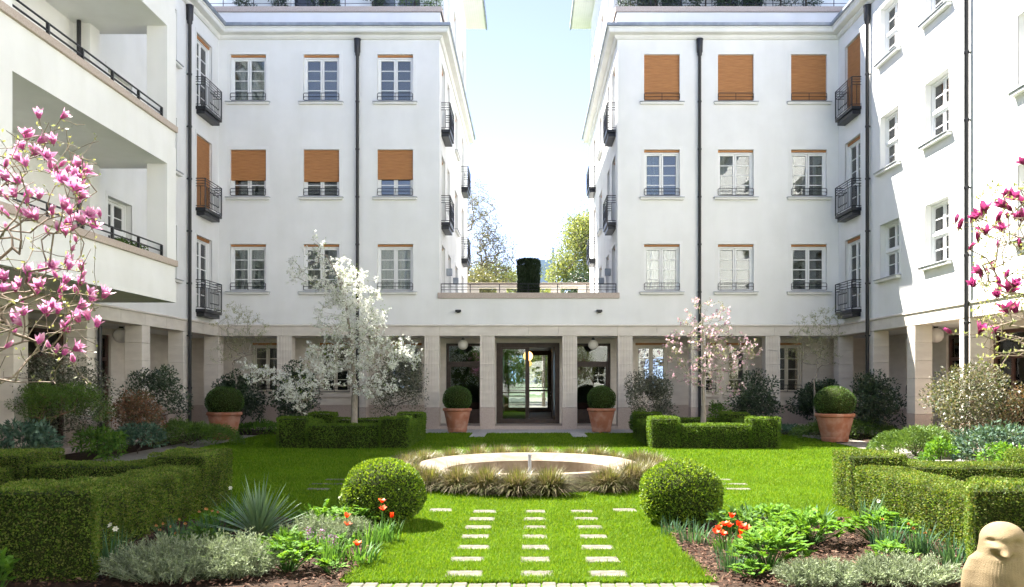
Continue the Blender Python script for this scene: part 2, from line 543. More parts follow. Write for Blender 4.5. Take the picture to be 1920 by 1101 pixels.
M['varieg'] = leafmat('pinkish_variegated_leaf', [(0.055, 0.085, 0.035), (0.09, 0.12, 0.055), (0.12, 0.10, 0.065), (0.18, 0.19, 0.125), (0.29, 0.265, 0.235)], trans=0.25)
M['yewgreen'] = leafmat('soft_green_needle', [(0.05, 0.105, 0.018), (0.08, 0.15, 0.022), (0.12, 0.20, 0.03)], trans=0.2)
M['juniper'] = leafmat('juniper_spray', [(0.07, 0.14, 0.03), (0.11, 0.19, 0.04), (0.16, 0.25, 0.06)], trans=0.2)
M['midleaf'] = leafmat('mid_green_leaf', [(0.04, 0.10, 0.02), (0.075, 0.16, 0.025), (0.13, 0.23, 0.035)], trans=0.3, rough=0.6, spec=0.18)
M['bluegreen'] = leafmat('blue_green_leaf', [(0.04, 0.085, 0.06), (0.07, 0.13, 0.09), (0.12, 0.19, 0.13)], rough=0.5, trans=0.2, spec=0.25)
M['silver'] = leafmat('silver_leaf', [(0.13, 0.165, 0.10), (0.20, 0.24, 0.15), (0.31, 0.35, 0.23), (0.24, 0.31, 0.13)], rough=0.7, trans=0.2, tcol=(1.1, 1.1, 0.9), spec=0.2)
M['lovage'] = leafmat('bright_leaf', [(0.06, 0.15, 0.018), (0.10, 0.22, 0.025), (0.16, 0.30, 0.04)], trans=0.35, rough=0.65, spec=0.15)
M['bulb'] = leafmat('bulb_leaf', [(0.05, 0.13, 0.03), (0.08, 0.18, 0.04), (0.12, 0.24, 0.05)], trans=0.3, patch=0.1, rough=0.6, spec=0.2)
M['narcissus'] = leafmat('narcissus_leaf', [(0.045, 0.11, 0.06), (0.07, 0.15, 0.08), (0.10, 0.20, 0.10)], trans=0.25, patch=0.1, rough=0.6, spec=0.2)
M['yucca'] = leafmat('yucca_leaf', [(0.09, 0.16, 0.085), (0.13, 0.21, 0.11), (0.18, 0.27, 0.14)], rough=0.45, trans=0.12, patch=0.1)
M['blossom'] = leafmat('white_petal', [(0.74, 0.74, 0.70), (0.80, 0.80, 0.78), (0.74, 0.76, 0.68)], rough=0.7, trans=0.42, tcol=(1.05, 1.05, 1.0), patch=0)
M['pearleaf'] = leafmat('young_leaf', [(0.14, 0.22, 0.05), (0.22, 0.30, 0.08)], trans=0.35)
M['twigleaf'] = leafmat('pale_bud_leaf', [(0.20, 0.24, 0.10), (0.28, 0.32, 0.15), (0.36, 0.36, 0.22)], trans=0.3)
M['springleaf'] = leafmat('spring_leaf', [(0.13, 0.17, 0.06), (0.19, 0.23, 0.09), (0.26, 0.29, 0.13)], trans=0.4, pscale=0.3)
M['olivebud'] = leafmat('olive_bud', [(0.08, 0.085, 0.04), (0.125, 0.13, 0.065), (0.16, 0.16, 0.09)], trans=0.35, pscale=0.3)
M['pinkpetal'] = leafmat('pink_petal', [(0.50, 0.10, 0.32), (0.58, 0.16, 0.40), (0.46, 0.08, 0.30)], rough=0.55, trans=0.4, tcol=(1.1, 0.9, 1.0), patch=0, along=((0.74, 0.48, 0.62), 0.25, 1.0))
M['magentapetal'] = leafmat('magenta_petal', [(0.21, 0.02, 0.09), (0.29, 0.04, 0.14), (0.17, 0.014, 0.07)], rough=0.5, trans=0.35, tcol=(1.2, 0.8, 1.0), patch=0, along=((0.46, 0.09, 0.26), 0.3, 1.0))
M['palepink'] = leafmat('pale_pink_petal', [(0.70, 0.52, 0.56), (0.62, 0.36, 0.46), (0.80, 0.72, 0.72), (0.46, 0.22, 0.30)], rough=0.6, trans=0.35, tcol=(1.05, 0.95, 1.0), patch=0)
M['tulip'] = leafmat('tulip_petal', [(0.80, 0.10, 0.02), (0.85, 0.16, 0.03), (0.75, 0.06, 0.015)], rough=0.5, trans=0.4, tcol=(1.2, 0.7, 0.4), patch=0)
M['whitepetal'] = leafmat('narcissus_petal', [(0.80, 0.78, 0.62), (0.82, 0.80, 0.70)], rough=0.6, trans=0.3, tcol=(1, 1, 0.9), patch=0)
M['withered'] = leafmat('withered_flower', [(0.42, 0.20, 0.07), (0.55, 0.28, 0.11)], trans=0.2, patch=0)
M['violet'] = leafmat('violet_floret', [(0.20, 0.12, 0.30), (0.28, 0.16, 0.36), (0.22, 0.07, 0.14)], trans=0.2, patch=0)
M['mulch'] = leafmat('bark_chip', [(0.04, 0.018, 0.011), (0.075, 0.036, 0.022), (0.12, 0.066, 0.044), (0.17, 0.11, 0.075)], rough=0.9, trans=0, patch=0.2, spec=0.15)

lm, lnt, lb = new_mat('lit_amber_globe')
lb.inputs['Base Color'].default_value = (0.8, 0.5, 0.2, 1)
lb.inputs['Emission Color'].default_value = (1.0, 0.55, 0.16, 1)
lb.inputs['Emission Strength'].default_value = 0.9
M['amber'] = lm
# ------------------------------------------------------------------ ground sheets
def sheet(poly, z):
    mb = MB(); mb.face([(x, y, z) for x, y in poly]); return mb
def rect(x0, x1, y0, y1): return [(x0, y0), (x1, y0), (x1, y1), (x0, y1)]

mb = MB(); mb.face([(-400, -400, -0.3), (400, -400, -0.3), (400, 900, -0.3), (-400, 900, -0.3)])
structure('ground', mb.mesh('ground', M['earth']))
YF = 27.0            # front plane of the arcade and facades
HG, WX = 2.87, 10.0  # half width of the gap between the blocks; half width of the courtyard

# ------------------------------------------------------------------ window kit (local: x along wall, y inward, z up)
def frame_bars(mb, x0, x1, z0, z1, t, y0, y1):
    mb.box(x0, x0 + t, y0, y1, z0, z1); mb.box(x1 - t, x1, y0, y1, z0, z1)
    mb.box(x0 + t, x1 - t, y0, y1, z0, z0 + t); mb.box(x0 + t, x1 - t, y0, y1, z1 - t, z1)

def casement(mb, panes, x0, x1, z0, z1, cols, rows, y=0.13, t=0.055, mt=0.026, splits=None):
    frame_bars(mb, x0, x1, z0, z1, t, y, y + 0.06)
    xs = np.linspace(x0 + t, x1 - t, cols + 1); zs = np.linspace(z0 + t, z1 - t, rows + 1)
    for x in xs[1:-1]: mb.box(x - mt / 2, x + mt / 2, y + 0.008, y + 0.05, z0 + t, z1 - t)
    for z in zs[1:-1]: mb.box(x0 + t, x1 - t, y + 0.01, y + 0.048, z - mt / 2, z + mt / 2)
    for i in range(cols):
        for j in range(rows):
            panes.append((xs[i] + mt / 2, xs[i + 1] - mt / 2, zs[j] + mt / 2, zs[j + 1] - mt / 2, y + 0.028))

def pane_mesh(w, h, mat):
    def f():
        mb = MB(); mb.box(-w / 2, w / 2, -0.003, 0.003, -h / 2, h / 2); return mb.mesh('pane', mat)
    return cached(('pane', round(w, 3), round(h, 3), mat.name), f)

def add_panes(win, panes, mat):
    for (a, b, c, d, y) in panes:
        part('pane', pane_mesh(b - a, d - c, mat), win, ((a + b) / 2, y, (c + d) / 2))

def shutter_mesh(w, drop, key):
    def f():
        mb = MB(); n = max(1, int(round(drop / 0.048))); p = drop / n
        for i in range(n):
            z = -drop + i * p
            b = len(mb.v)
            for (y, zz) in ((0.0, z + 0.004), (-0.011, z + p * 0.3), (-0.011, z + p * 0.75), (0.0, z + p - 0.002), (0.012, z + p * 0.5)):
                mb.v += [(-w / 2, y, zz), (w / 2, y, zz)]
            for k in range(5):
                k2 = (k + 1) % 5
                mb.f.append((b + 2 * k, b + 2 * k + 1, b + 2 * k2 + 1, b + 2 * k2)); mb.m.append(0)
        mb.box(-w / 2, w / 2, 0.013, 0.02, -drop, 0)
        return mb.mesh('shutter', M['wood'])
    return cached(('shutter', key, round(drop, 2), round(w, 2)), f)

def curtain_mesh(w, h, x0, x1):
    def f():
        mb = MB(); n = 40
        pts = []
        for i in range(n + 1):
            t = i / n; x = x0 + (x1 - x0) * t
            pts.append((x, 0.035 * math.sin(t * 55) + 0.018 * math.sin(t * 23 + 1)))
        b = len(mb.v)
        for x, y in pts: mb.v += [(x, y, 0), (x, y, h)]
        for i in range(n):
            mb.f.append((b + 2 * i, b + 2 * i + 2, b + 2 * i + 3, b + 2 * i + 1)); mb.m.append(0)
        return mb.mesh('curtain', M['curtain'], smooth=60)
    return cached(('curtain', round(w, 2), round(h, 2), x0, x1), f)

def room_mesh(w, h, depth, mat):
    def f():
        mb = MB(); y0, y1 = 0.24, 0.24 + depth; a, b = -w / 2 - 0.12, w / 2 + 0.12; z0, z1 = -0.1, h + 0.06
        mb.face([(a, y1, z0), (b, y1, z0), (b, y1, z1), (a, y1, z1)])
        mb.face([(a, y0, z0), (a, y1, z0), (a, y1, z1), (a, y0, z1)])
        mb.face([(b, y0, z0), (b, y1, z0), (b, y1, z1), (b, y0, z1)])
        mb.face([(a, y0, z0), (b, y0, z0), (b, y1, z0), (a, y1, z0)])
        mb.face([(a, y0, z1), (b, y0, z1), (b, y1, z1), (a, y1, z1)])
        return mb.mesh('room', mat)
    return cached(('room', round(w, 2), round(h, 2), depth, mat.name), f)

def surround_mesh(w, h):
    def f():
        mb = MB(); t = 0.1; y0, y1 = -0.008, 0.012
        mb.box(-w / 2 - t, -w / 2, y0, y1, 0.02, h + t); mb.box(w / 2, w / 2 + t, y0, y1, 0.02, h + t)
        mb.box(-w / 2, w / 2, y0, y1, h, h + t)
        return mb.mesh('surround', M['plaster'])
    return cached(('sur', round(w, 2), round(h, 2)), f)

def sill_mesh(w, pr=0.11):
    def f():
        mb = MB(); a = w / 2 + 0.125
        mb.box(-a, a, -pr + 0.02, 0.03, -0.085, -0.018)
        mb.box(-a - 0.02, a + 0.02, -pr - 0.01, 0.1, -0.016, 0.006, 1)
        return mb.mesh('sill', [M['cornice'], M['zinc']], bevel=0.004)
    return cached(('sill', round(w, 2), pr), f)

def guard_mesh(w):
    def f():
        mb = MB(); a = w / 2 - 0.005; z0, z1, y, r = 0.055, 0.285, -0.02, 0.011
        c = 0.03
        mb.tube([(-a, y, z0 + c), (-a, y, z1 - c), (-a + c, y, z1), (a - c, y, z1), (a, y, z1 - c), (a, y, z0 + c), (a - c, y, z0), (-a + c, y, z0), (-a, y, z0 + c)], r, 6)
        mb.tube([(-a, y, 0.17), (a, y, 0.17)], r * 0.8, 5)
        for x in (-a * 0.5, 0, a * 0.5) if w > 3 else (0,):
            mb.tube([(x, y, z0), (x, y, z1)], r * 0.8, 5)
        for s in (-1, 1): mb.tube([(s * a, y, 0.17), (s * (a + 0.0), 0.08, 0.17)], r * 0.8, 5)
        return mb.mesh('guard_rail', M['black'], smooth=40)
    return cached(('guard', round(w, 2)), f)

def window(root, loc, rz, w=1.15, h=1.54, drop=0.07, curtain=None, guard=True, kind='tall', surround=True, room=0.5, sill=True):
    """one french window: frame mesh as the part, the rest as sub-parts"""
    panes = []
    def f():
        mb = MB()
        hh = h - 0.075
        frame_bars(mb, -w / 2, w / 2, 0.0, hh, 0.045, 0.10, 0.2)
        a = w / 2 - 0.045
        casement(mb, panes, -a, -0.006, 0.045, hh - 0.045, 1, 4)
        casement(mb, panes, 0.006, a, 0.045, hh - 0.045, 1, 4)
        return mb.mesh('window', M['white'], bevel=0.003)
    def fw():
        mb = MB()
        frame_bars(mb, -w / 2, w / 2, 0.0, h, 0.05, 0.15, 0.25)
        a = w / 2 - 0.05; hm = h * 0.5
        mb.box(-a, a, 0.13, 0.24, hm - 0.035, hm + 0.035)
        for s in (-1, 1):
            x0, x1 = (-a, -0.006) if s < 0 else (0.006, a)
            casement(mb, panes, x0, x1, 0.05, hm - 0.037, 1, 2, y=0.18)
            casement(mb, panes, x0, x1, hm + 0.037, h - 0.05, 1, 2, y=0.18)
        return mb.mesh('window', M['white'], bevel=0.003)
    def fd():
        mb = MB()
        hh = h - 0.075
        frame_bars(mb, -w / 2, w / 2, 0.0, hh, 0.045, 0.10, 0.2)
        a = w / 2 - 0.045
        for x0, x1 in ((-a, -0.006), (0.006, a)):
            casement(mb, panes, x0, x1, 0.045, hh - 0.045, 1, 5)
        return mb.mesh('window', M['white'], bevel=0.003)
    fn = {'tall': f, 'wing': fw, 'door': fd}[kind]
    k = ('win', kind, round(w, 2), round(h, 2))
    if k not in CACHE:
        CACHE[k] = (fn(), list(panes))
    me, panes = CACHE[k]
    win = part('window', me, root, loc, rz)
    add_panes(win, panes, M['glass'])
    if surround: part('surround', surround_mesh(w, h), win)
    if kind != 'wing' and drop:
        part('shutter', shutter_mesh(w - 0.004, drop, 'a'), win, (0, 0.075, h - 0.002))
    if kind != 'door' and sill: part('sill', sill_mesh(w, 0.15 if kind == 'wing' else 0.11), win)
    if guard and kind == 'tall': part('guard_rail', guard_mesh(w), win)
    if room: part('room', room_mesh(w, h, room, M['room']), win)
    if curtain:
        for (c0, c1) in curtain:
            part('curtain', curtain_mesh(w, h, c0, c1), win, (0, 0.34, 0))
    return win

def balcony_meshes(w=1.36, pr=0.30):
    def f():
        mb = MB()
        mb.box(-w / 2, w / 2, -pr, 0.0, -0.10, 0.0)
        mb.box(-w / 2 + 0.06, w / 2 - 0.06, -pr + 0.05, 0.0, -0.22, -0.10)
        return mb.mesh('balcony', M['black'], bevel=0.006)
    def g():
        mb = MB(); a = w / 2 - 0.012; y = -pr + 0.012; r = 0.015
        for z in (0.87, 0.80, 0.72, 0.64): mb.tube([(-a, 0, z), (-a, y, z), (a, y, z), (a, 0, z)], r if z > 0.8 else r * 0.75, 5)
        mb.tube([(-a, 0, 0.05), (-a, y, 0.05), (a, y, 0.05), (a, 0, 0.05)], r * 0.8, 5)
        for s in (-1, 1): mb.tube([(s * a, y, 0), (s * a, y, 0.87)], r * 1.3, 5)
        n = 11
        for i in range(1, n):
            x = -a + 2 * a * i / n
            mb.tube([(x, y, 0.05), (x, y, 0.87 if i in (3, 8) else 0.64)], r * 0.65, 4)
        for s in (-1, 1): mb.tube([(s * a, y * 0.5, 0.05), (s * a, y * 0.5, 0.64)], r * 0.65, 4)
        # flower-box holder inside the front
        mb.box(-a * 0.55, a * 0.55, y - 0.035, y - 0.02, 0.18, 0.21); mb.box(-a * 0.55, a * 0.55, y - 0.035, y - 0.02, 0.50, 0.53)
        for s in (-1, 1): mb.box(s * a * 0.55 - 0.012, s * a * 0.55 + 0.012, y - 0.036, y - 0.019, 0.18, 0.53)
        return mb.mesh('railing', M['black'], smooth=40)
    return cached('balc', f), cached('balcr', g)

def balcony(root, loc, rz):
    a, b = balcony_meshes()
    o = part('balcony', a, root, loc, rz)
    part('railing', b, o)
    return o

def wall_mesh(name, P, panels, mat, reveal=0.24):
    """panels: (u0, u1, z0, z1, openings[(u0,u1,z0,z1)]) cut as a grid with reveals"""
    mb = MB()
    for (u0, u1, z0, z1, ops) in panels:
        us = sorted(set([u0, u1] + [x for o in ops for x in o[:2]])); zs = sorted(set([z0, z1] + [x for o in ops for x in o[2:]]))
        for i in range(len(us) - 1):
            for j in range(len(zs) - 1):
                uc, zc = (us[i] + us[i + 1]) / 2, (zs[j] + zs[j + 1]) / 2
                if any(o[0] < uc < o[1] and o[2] < zc < o[3] for o in ops): continue
                mb.face([P(us[i], 0, zs[j]), P(us[i + 1], 0, zs[j]), P(us[i + 1], 0, zs[j + 1]), P(us[i], 0, zs[j + 1])])
        for (a, b, c, d) in ops:
            r = -reveal
            mb.face([P(a, 0, c), P(a, r, c), P(a, r, d), P(a, 0, d)]); mb.face([P(b, 0, c), P(b, r, c), P(b, r, d), P(b, 0, d)])
            mb.face([P(a, 0, c), P(b, 0, c), P(b, r, c), P(a, r, c)]); mb.face([P(a, 0, d), P(b, 0, d), P(b, r, d), P(a, r, d)])
    return mb.mesh(name, mat)

ROWS = [4.45, 7.50, 10.57]
DOORS = [3.75, 6.80, 9.85]
ZTOP = 12.70

def fluted_block(w, d, h):
    def f():
        mb = MB(); n = 8; e = 0.035
        pts = [(-w / 2, d / 2), (-w / 2, -d / 2)]
        p = (w - 2 * e) / n
        for i in range(n):
            x = -w / 2 + e + i * p
            pts += [(x + p * 0.18, -d / 2), (x + p * 0.34, -d / 2 + 0.016), (x + p * 0.66, -d / 2 + 0.016), (x + p * 0.82, -d / 2)]
        pts += [(w / 2, -d / 2), (w / 2, d / 2)]
        pts = pts[::-1]
        b = len(mb.v); k = len(pts)
        mb.prism([(x, y) for x, y in pts], 0.003, h - 0.003)
        return mb.mesh('column_block', M['stone'])
    return cached(('flut', w, d, h), f)

def plain_block(w, d, h, mat, bev=0.006):
    def f():
        mb = MB(); mb.box(-w / 2, w / 2, -d / 2, d / 2, 0.003, h - 0.003)
        return mb.mesh('column_block', mat, bevel=bev)
    return cached(('plain', w, d, h, mat.name), f)

def column(root, x, y, rz, fluted, w=0.47, d=0.45):
    rx = root.location
    pl = part('column', plain_block(w + 0.012, d + 0.012, 0.73, M['granite']), root, (x - rx.x, y - rx.y, 0.0), rz)
    zs = np.linspace(0.73, 3.03, 6)
    for i in range(5):
        h = zs[i + 1] - zs[i]
        me = fluted_block(w, d, round(h, 3)) if fluted else plain_block(w, d, round(h, 3), M['stone'])
        part('column_block', me, pl, (0, 0, zs[i]))
    return pl

def lintel(root, P, u0, u1, rz, n):
    """a run of stone lintel blocks between the column heads and the string course"""
    us = np.linspace(u0, u1, n + 1)
    for i in range(n):
        mb = MB(); mb.fbox(P, us[i] + 0.002, us[i + 1] - 0.002, -0.45, 0.012, 3.03, 3.34)
        wpart('lintel_block', mb.mesh('lintel_block', M['stone'], bevel=0.004), root)

def half(s):
    side = 'left' if s < 0 else 'right'
    if s < 0:
        root = thing('apartment_building', 'white rendered apartment wing on the left with deep stacked loggias', 'building', (-WX, YF, 0))
    else:
        root = thing('apartment_building', 'white rendered apartment wing on the right with sun on its flank and closed top shutters', 'building', (WX, YF, 0))
    F = lambda u, d, z: (s * u, YF - d, z)
    W = lambda u, d, z: (s * (WX - d), u, z)
    G = lambda u, d, z: (s * (HG - d), u, z)
    rzw = -s * PI / 2
    rx, ry = root.location.x, root.location.y
    def loc(p): return (p[0] - rx, p[1] - ry, p[2])
    # ---- openings
    FU = [4.30, 6.68, 9.04]
    fo = [(u - 0.575, u + 0.575, z, z + 1.54) for u in FU for z in ROWS]
    WU = [(23.2, 1.2), (20.5, 1.2), (16.5, 1.2)]
    wo = [(u - w / 2, u + w / 2, z, z + 1.55) for u, w in WU for z in ROWS]
    wo += [(25.82 - 0.6, 25.82 + 0.6, z, z + 2.25) for z in DOORS]
    if s < 0:
        wo = [o for o in wo if not o[0] < 18.0]
    GD = [28.2, 36.4]
    go = [(u - 0.55, u + 0.55, z, z + 2.25) for u in GD for z in DOORS[1:]]
    go += [(30.0 - 0.4, 30.0 + 0.4, z, z + 1.6) for z in ROWS[1:]] + [(33.3 - 0.6, 33.3 + 0.6, z, z + 1.54) for z in ROWS[1:]]
    go += [(u - 0.5, u + 0.5, 3.95, 6.1) for u in (28.2, 30.4, 33.3, 36.4)]
    wpart('wall', wall_mesh('wall', F, [(HG, WX, 3.34, ZTOP, fo)], M['plaster']), root)
    wpart('wall', wall_mesh('wall', W, [(-14, YF, 3.34, ZTOP, wo)], M['plaster']), root)
    wpart('wall', wall_mesh('wall', G, [(YF, 39.3, 3.34, ZTOP, go)], M['plaster']), root)
    # back and roof so that the block is a closed body for the sun
    mb = MB()
    mb.face([F(HG, -12.3, 0), F(22, -12.3, 0), F(22, -12.3, ZTOP), F(HG, -12.3, ZTOP)])
    mb.face([(s * 22, -14, 0), (s * 22, 39.3, 0), (s * 22, 39.3, ZTOP), (s * 22, -14, ZTOP)])
    wpart('rear_wall', mb.mesh('rear_wall', M['plaster']), root)
    mb = MB()
    mb.prism([(s * HG, YF), (s * WX, YF), (s * WX, -14), (s * 22, -14), (s * 22, 39.3), (s * HG, 39.3)], ZTOP - 0.1, ZTOP + 0.12)
    wpart('roof_deck', mb.mesh('roof_deck', M['zinc']), root)
    # ---- windows
    for i, u in enumerate(FU):
        for j, z in enumerate(ROWS):
            drop, cur = 0.07, None
            if s < 0 and j == 1: drop = [0.95, 1.02, 0.98][i]
            if s < 0 and j == 0: cur = [(-0.55, 0.55)] if i != 1 else [(-0.55, -0.1), (0.15, 0.55)]
            if s < 0 and j == 2 and i == 2: cur = [(-0.55, 0.55)]
            if s > 0 and j == 2: drop = 1.52
            if s > 0 and j == 1: cur = [[(-0.55, 0.1)], [(-0.55, -0.3)], [(-0.55, -0.36), (0.25, 0.55)]][i]
            if s > 0 and j == 0: cur = [[(-0.55, 0.55)], None, [(-0.55, -0.38)]][i]
            window(root, loc(F(u, 0, z)), 0, drop=drop, curtain=cur)
    for (u, w) in WU:
        if s < 0 and u < 18: continue
        for z in ROWS:
            window(root, loc(W(u, 0, z)), rzw, w=w, h=1.55, kind='wing', curtain=[(-0.55, 0.5)] if u > 22 else None)
    for j, z in enumerate(DOORS):
        drop = 0.09
        if s < 0 and j == 1: drop = 2.2
        if s > 0 and j == 2: drop = 2.2
        window(root, loc(W(25.82, 0, z)), rzw, w=1.2, h=2.25, kind='door', drop=drop)
        balcony(root, loc(W(25.82, 0, z)), rzw)
    for z in DOORS[1:]:
        for k, u in enumerate(GD):
            window(root, loc(G(u, 0, z)), rzw, w=1.1, h=2.25, kind='door', room=0.4)
            balcony(root, loc(G(u, 0, z)), rzw)
    for z in ROWS[1:]:
        window(root, loc(G(30.0, 0, z)), rzw, w=0.8, h=1.6, kind='tall', guard=False, room=0.4, sill=False)
        window(root, loc(G(33.3, 0, z)), rzw, w=1.2, h=1.54, kind='tall', guard=False, room=0.4)
    for u in (28.2, 30.4, 33.3, 36.4):
        window(root, loc(G(u, 0, 3.95)), rzw, w=1.0, h=2.15, kind='door', room=0.4)
    # ---- cornice and string course, swept round the inner and outer corners
    path = [(s * WX, -14), (s * WX, YF), (s * HG, YF), (s * HG, 39.3)]
    sd = 1 if s > 0 else -1
    mb = MB()
    mb.sweep([(0.0, 12.58), (0.05, 12.58), (0.10, 12.64), (0.10, 12.70), (0.28, 12.72), (0.30, 12.76), (0.30, 12.83), (0.33, 12.85), (0.33, 12.88), (0, 12.88)], path, sd)
    wpart('cornice', mb.mesh('cornice', M['cornice']), root)
    mb = MB()
    mb.sweep([(0.0, 12.882), (0.36, 12.882), (0.385, 12.90), (0.385, 12.985), (0.365, 12.985), (0.36, 12.93), (0.22, 12.90), (0.0, 12.99)], path, sd)
    wpart('gutter', mb.mesh('gutter', M['zinc']), root)
    mb = MB()
    mb.sweep([(0.0, 3.342), (0.045, 3.342), (0.05, 3.37), (0.02, 3.40), (0.0, 3.40)], [(s * WX, -14), (s * WX, YF), (s * HG, YF)], sd)
    wpart('string_course', mb.mesh('string_course', M['stone']), root)
    lintel(root, F, HG, WX + 0.45, 0, 6)
    lintel(root, W, 5.0, YF - 0.012, rzw, 17)
    # ---- roof terrace: parapet with granite cap, railing
    ap = [(s * (WX + 0.9), -14), (s * (WX + 0.9), YF + 0.9), (s * (HG + 0.07), YF + 0.9), (s * (HG + 0.07), YF + 2.2)]
    mb = MB()
    mb.sweep([(0, 12.8), (0, 13.86), (-0.25, 13.86), (-0.25, 12.8)], ap, sd)
    wpart('parapet', mb.mesh('parapet', M['plaster']), root)
    mb = MB()
    mb.sweep([(0.05, 13.862), (0.05, 14.04), (-0.3, 14.04), (-0.3, 13.862)], ap, sd)
    wpart('parapet_cap', mb.mesh('parapet_cap', M['granite']), root)
    mb = MB()
    rp = [(s * (WX + 1.0), 5, 0), (s * (WX + 1.0), YF + 1.0, 0), (s * (HG + 0.2), YF + 1.0, 0)]
    for z in (14.62, 14.48, 14.34, 14.2):
        mb.tube([(x, y, z) for x, y, _ in rp], 0.016 if z > 14.6 else 0.01, 5)
    for i in range(8):
        x = s * (HG + 0.2 + i * 1.02); mb.tube([(x, YF + 1.0, 14.04), (x, YF + 1.0, 14.62)], 0.014, 5)
    for i in range(12):
        mb.tube([(s * (WX + 1.0), 26.5 - i * 1.2, 14.04), (s * (WX + 1.0), 26.5 - i * 1.2, 14.62)], 0.014, 5)
    wpart('roof_railing', mb.mesh('roof_railing', M['black'], smooth=40), root)
    # ---- penthouse with wide eaves
    PG = lambda u, d, z: (s * (HG + 0.07 - d), u, z)
    PF = lambda u, d, z: (s * u, YF + 2.2 - d, z)
    po = [(u - 0.55, u + 0.55, 14.0, 16.2) for u in (30.6, 33.4, 37.3)]
    fo2 = [(u - 0.9, u + 0.9, 13.2, 15.7) for u in (4.6, 7.4)]
    wpart('penthouse_wall', wall_mesh('penthouse_wall', PG, [(YF + 2.2, 39.3, 12.85, 18.45, po)], M['plaster']), root)
    wpart('penthouse_wall', wall_mesh('penthouse_wall', PF, [(HG + 0.07, 12.5, 12.85, 18.45, fo2)], M['plaster']), root)
    for u in (30.6, 33.4, 37.3):
        window(root, loc(PG(u, 0, 14.0)), rzw, w=1.1, h=2.2, kind='door', room=0.4)
        mb = MB(); mb.fbox(PG, u - 0.8, u + 0.8, 0.0, 0.2, 13.78, 13.92); mb.fbox(PG, u - 0.82, u + 0.82, 0.0, 0.23, 13.922, 13.97, 1)
        wpart('window_ledge', mb.mesh('window_ledge', [M['cornice'], M['zinc']]), root)
    for u in (4.6, 7.4):
        window(root, loc(PF(u, 0, 13.2)), 0, w=1.8, h=2.5, kind='door', room=0.4)
    ev = 0.9
    mb = MB()
    xe, ye = s * (HG + 0.07 - ev), YF + 2.2 - ev
    mb.prism([(xe, ye), (s * 13.5, ye), (s * 13.5, 40.2), (xe, 40.2)], 18.45, 18.56)
    wpart('eaves_soffit', mb.mesh('eaves_soffit', M['cornice']), root)
    mb = MB()
    n = 9
    for i in range(n):        # soffit boards along the eaves
        x = xe + s * (0.04 + i * 0.1)
        mb.box(min(x, x + s * 0.09), max(x, x + s * 0.09), ye + 0.04, 40.16, 18.425, 18.448)
    wpart('soffit_boards', mb.mesh('soffit_boards', M['white']), root)
    mb = MB()
    mb.box(min(xe - s * 0.06, xe), max(xe - s * 0.06, xe), ye - 0.06, 40.26, 18.42, 18.72)
    mb.box(min(xe, s * 13.5), max(xe, s * 13.5), ye - 0.06, ye, 18.42, 18.72)
    wpart('eaves_gutter', mb.mesh('eaves_gutter', M['zinc']), root)
    mb = MB()
    x1, y1 = s * 13.5, 40.2
    b = [(xe, ye, 18.57), (x1, ye, 18.57), (x1, y1, 18.57), (xe, y1, 18.57)]
    xa, xb, yr, zr = xe + s * 5.0, x1 - s * 3.0, (ye + y1) / 2, 19.9
    r0, r1 = (xa, yr, zr), (xb, yr, zr)
    mb.face([b[0], b[1], r1, r0]); mb.face([b[2], b[3], r0, r1]); mb.face([b[1], b[2], r1]); mb.face([b[3], b[0], r0]); mb.face(b)
    wpart('penthouse_roof', mb.mesh('penthouse_roof', M['zinc']), root)
    # ---- drainpipes with hopper heads and brackets
    def pipe(P, u, ztop, zbot=0.0, hopper=True):
        mb = MB(); c = P(u, 0.09, 0)
        prof = [(0.05, zbot), (0.05, ztop - 0.5)] if not hopper else [(0.05, zbot), (0.05, ztop - 0.56), (0.075, ztop - 0.52), (0.075, ztop - 0.46), (0.095, ztop - 0.42), (0.105, ztop - 0.05), (0.115, ztop - 0.04), (0.115, ztop), (0.06, ztop)]
        mb.lathe(prof, (c[0], c[1]), 12)
        o = wpart('drainpipe', mb.mesh('drainpipe', M['black'], smooth=35), root)
        for z in np.arange(zbot + 1.35, ztop - 0.8, 1.53):
            mb = MB(); mb.lathe([(0.058, z), (0.064, z + 0.006), (0.064, z + 0.05), (0.058, z + 0.056)], (c[0], c[1]), 12)
            mb.fbox(P, u - 0.015, u + 0.015, 0.0, 0.05, z + 0.01, z + 0.045)
            part('bracket', mb.mesh('bracket', M['black']), o)
    pipe(F, 5.50, 12.57); pipe(W, 24.5, 12.57)
    if s > 0: pipe(W, 18.95, 12.57)
    else: pipe(W, 19.35, 3.36, hopper=False)
    # ---- ground floor arcade
    for u in (3.12, 5.48, 7.88):
        column(root, s * u, YF + 0.225, 0, True)
    column(root, s * (WX + 0.235), YF + 0.225, 0, False)
    for u in (6.0, 8.6, 11.2, 13.8, 16.5, 19.2, 21.9, 24.5):
        column(root, s * (WX + 0.225), u, 0, False, w=0.45, d=0.47)
    FI = lambda u, d, z: (s * u, YF + 1.6 - d, z)
    WI = lambda u, d, z: (s * (WX + 1.6 - d), u, z)
    # window at FI: narrow french windows with beige frames
    gw = [(4.2, 1.1), (6.05, 0.72), (7.12, 0.72), (8.85, 1.0)] if s > 0 else [(4.2, 1.1), (6.62, 1.05), (8.95, 1.0)]
    iz0 = 0.12
    io = [(u - w / 2, u + w / 2, 1.15, 2.88) for u, w in gw]
    wd = [(22.6, 1.3), (20.2, 1.6), (17.6, 1.5), (14.8, 1.5)]
    wo = [(u - w / 2, u + w / 2, iz0, 2.85) for u, w in wd]
    if s > 0: wo += [(25.3 - 0.45, 25.3 + 0.45, 1.15, 2.85)]
    wpart('arcade_wall', wall_mesh('arcade_wall', FI, [(3.1, WX + 1.6, iz0, 3.03, io)], M['stone']), root)
    wpart('arcade_wall', wall_mesh('arcade_wall', WI, [(-14, YF + 1.6, iz0, 3.03, wo)], M['stone']), root)
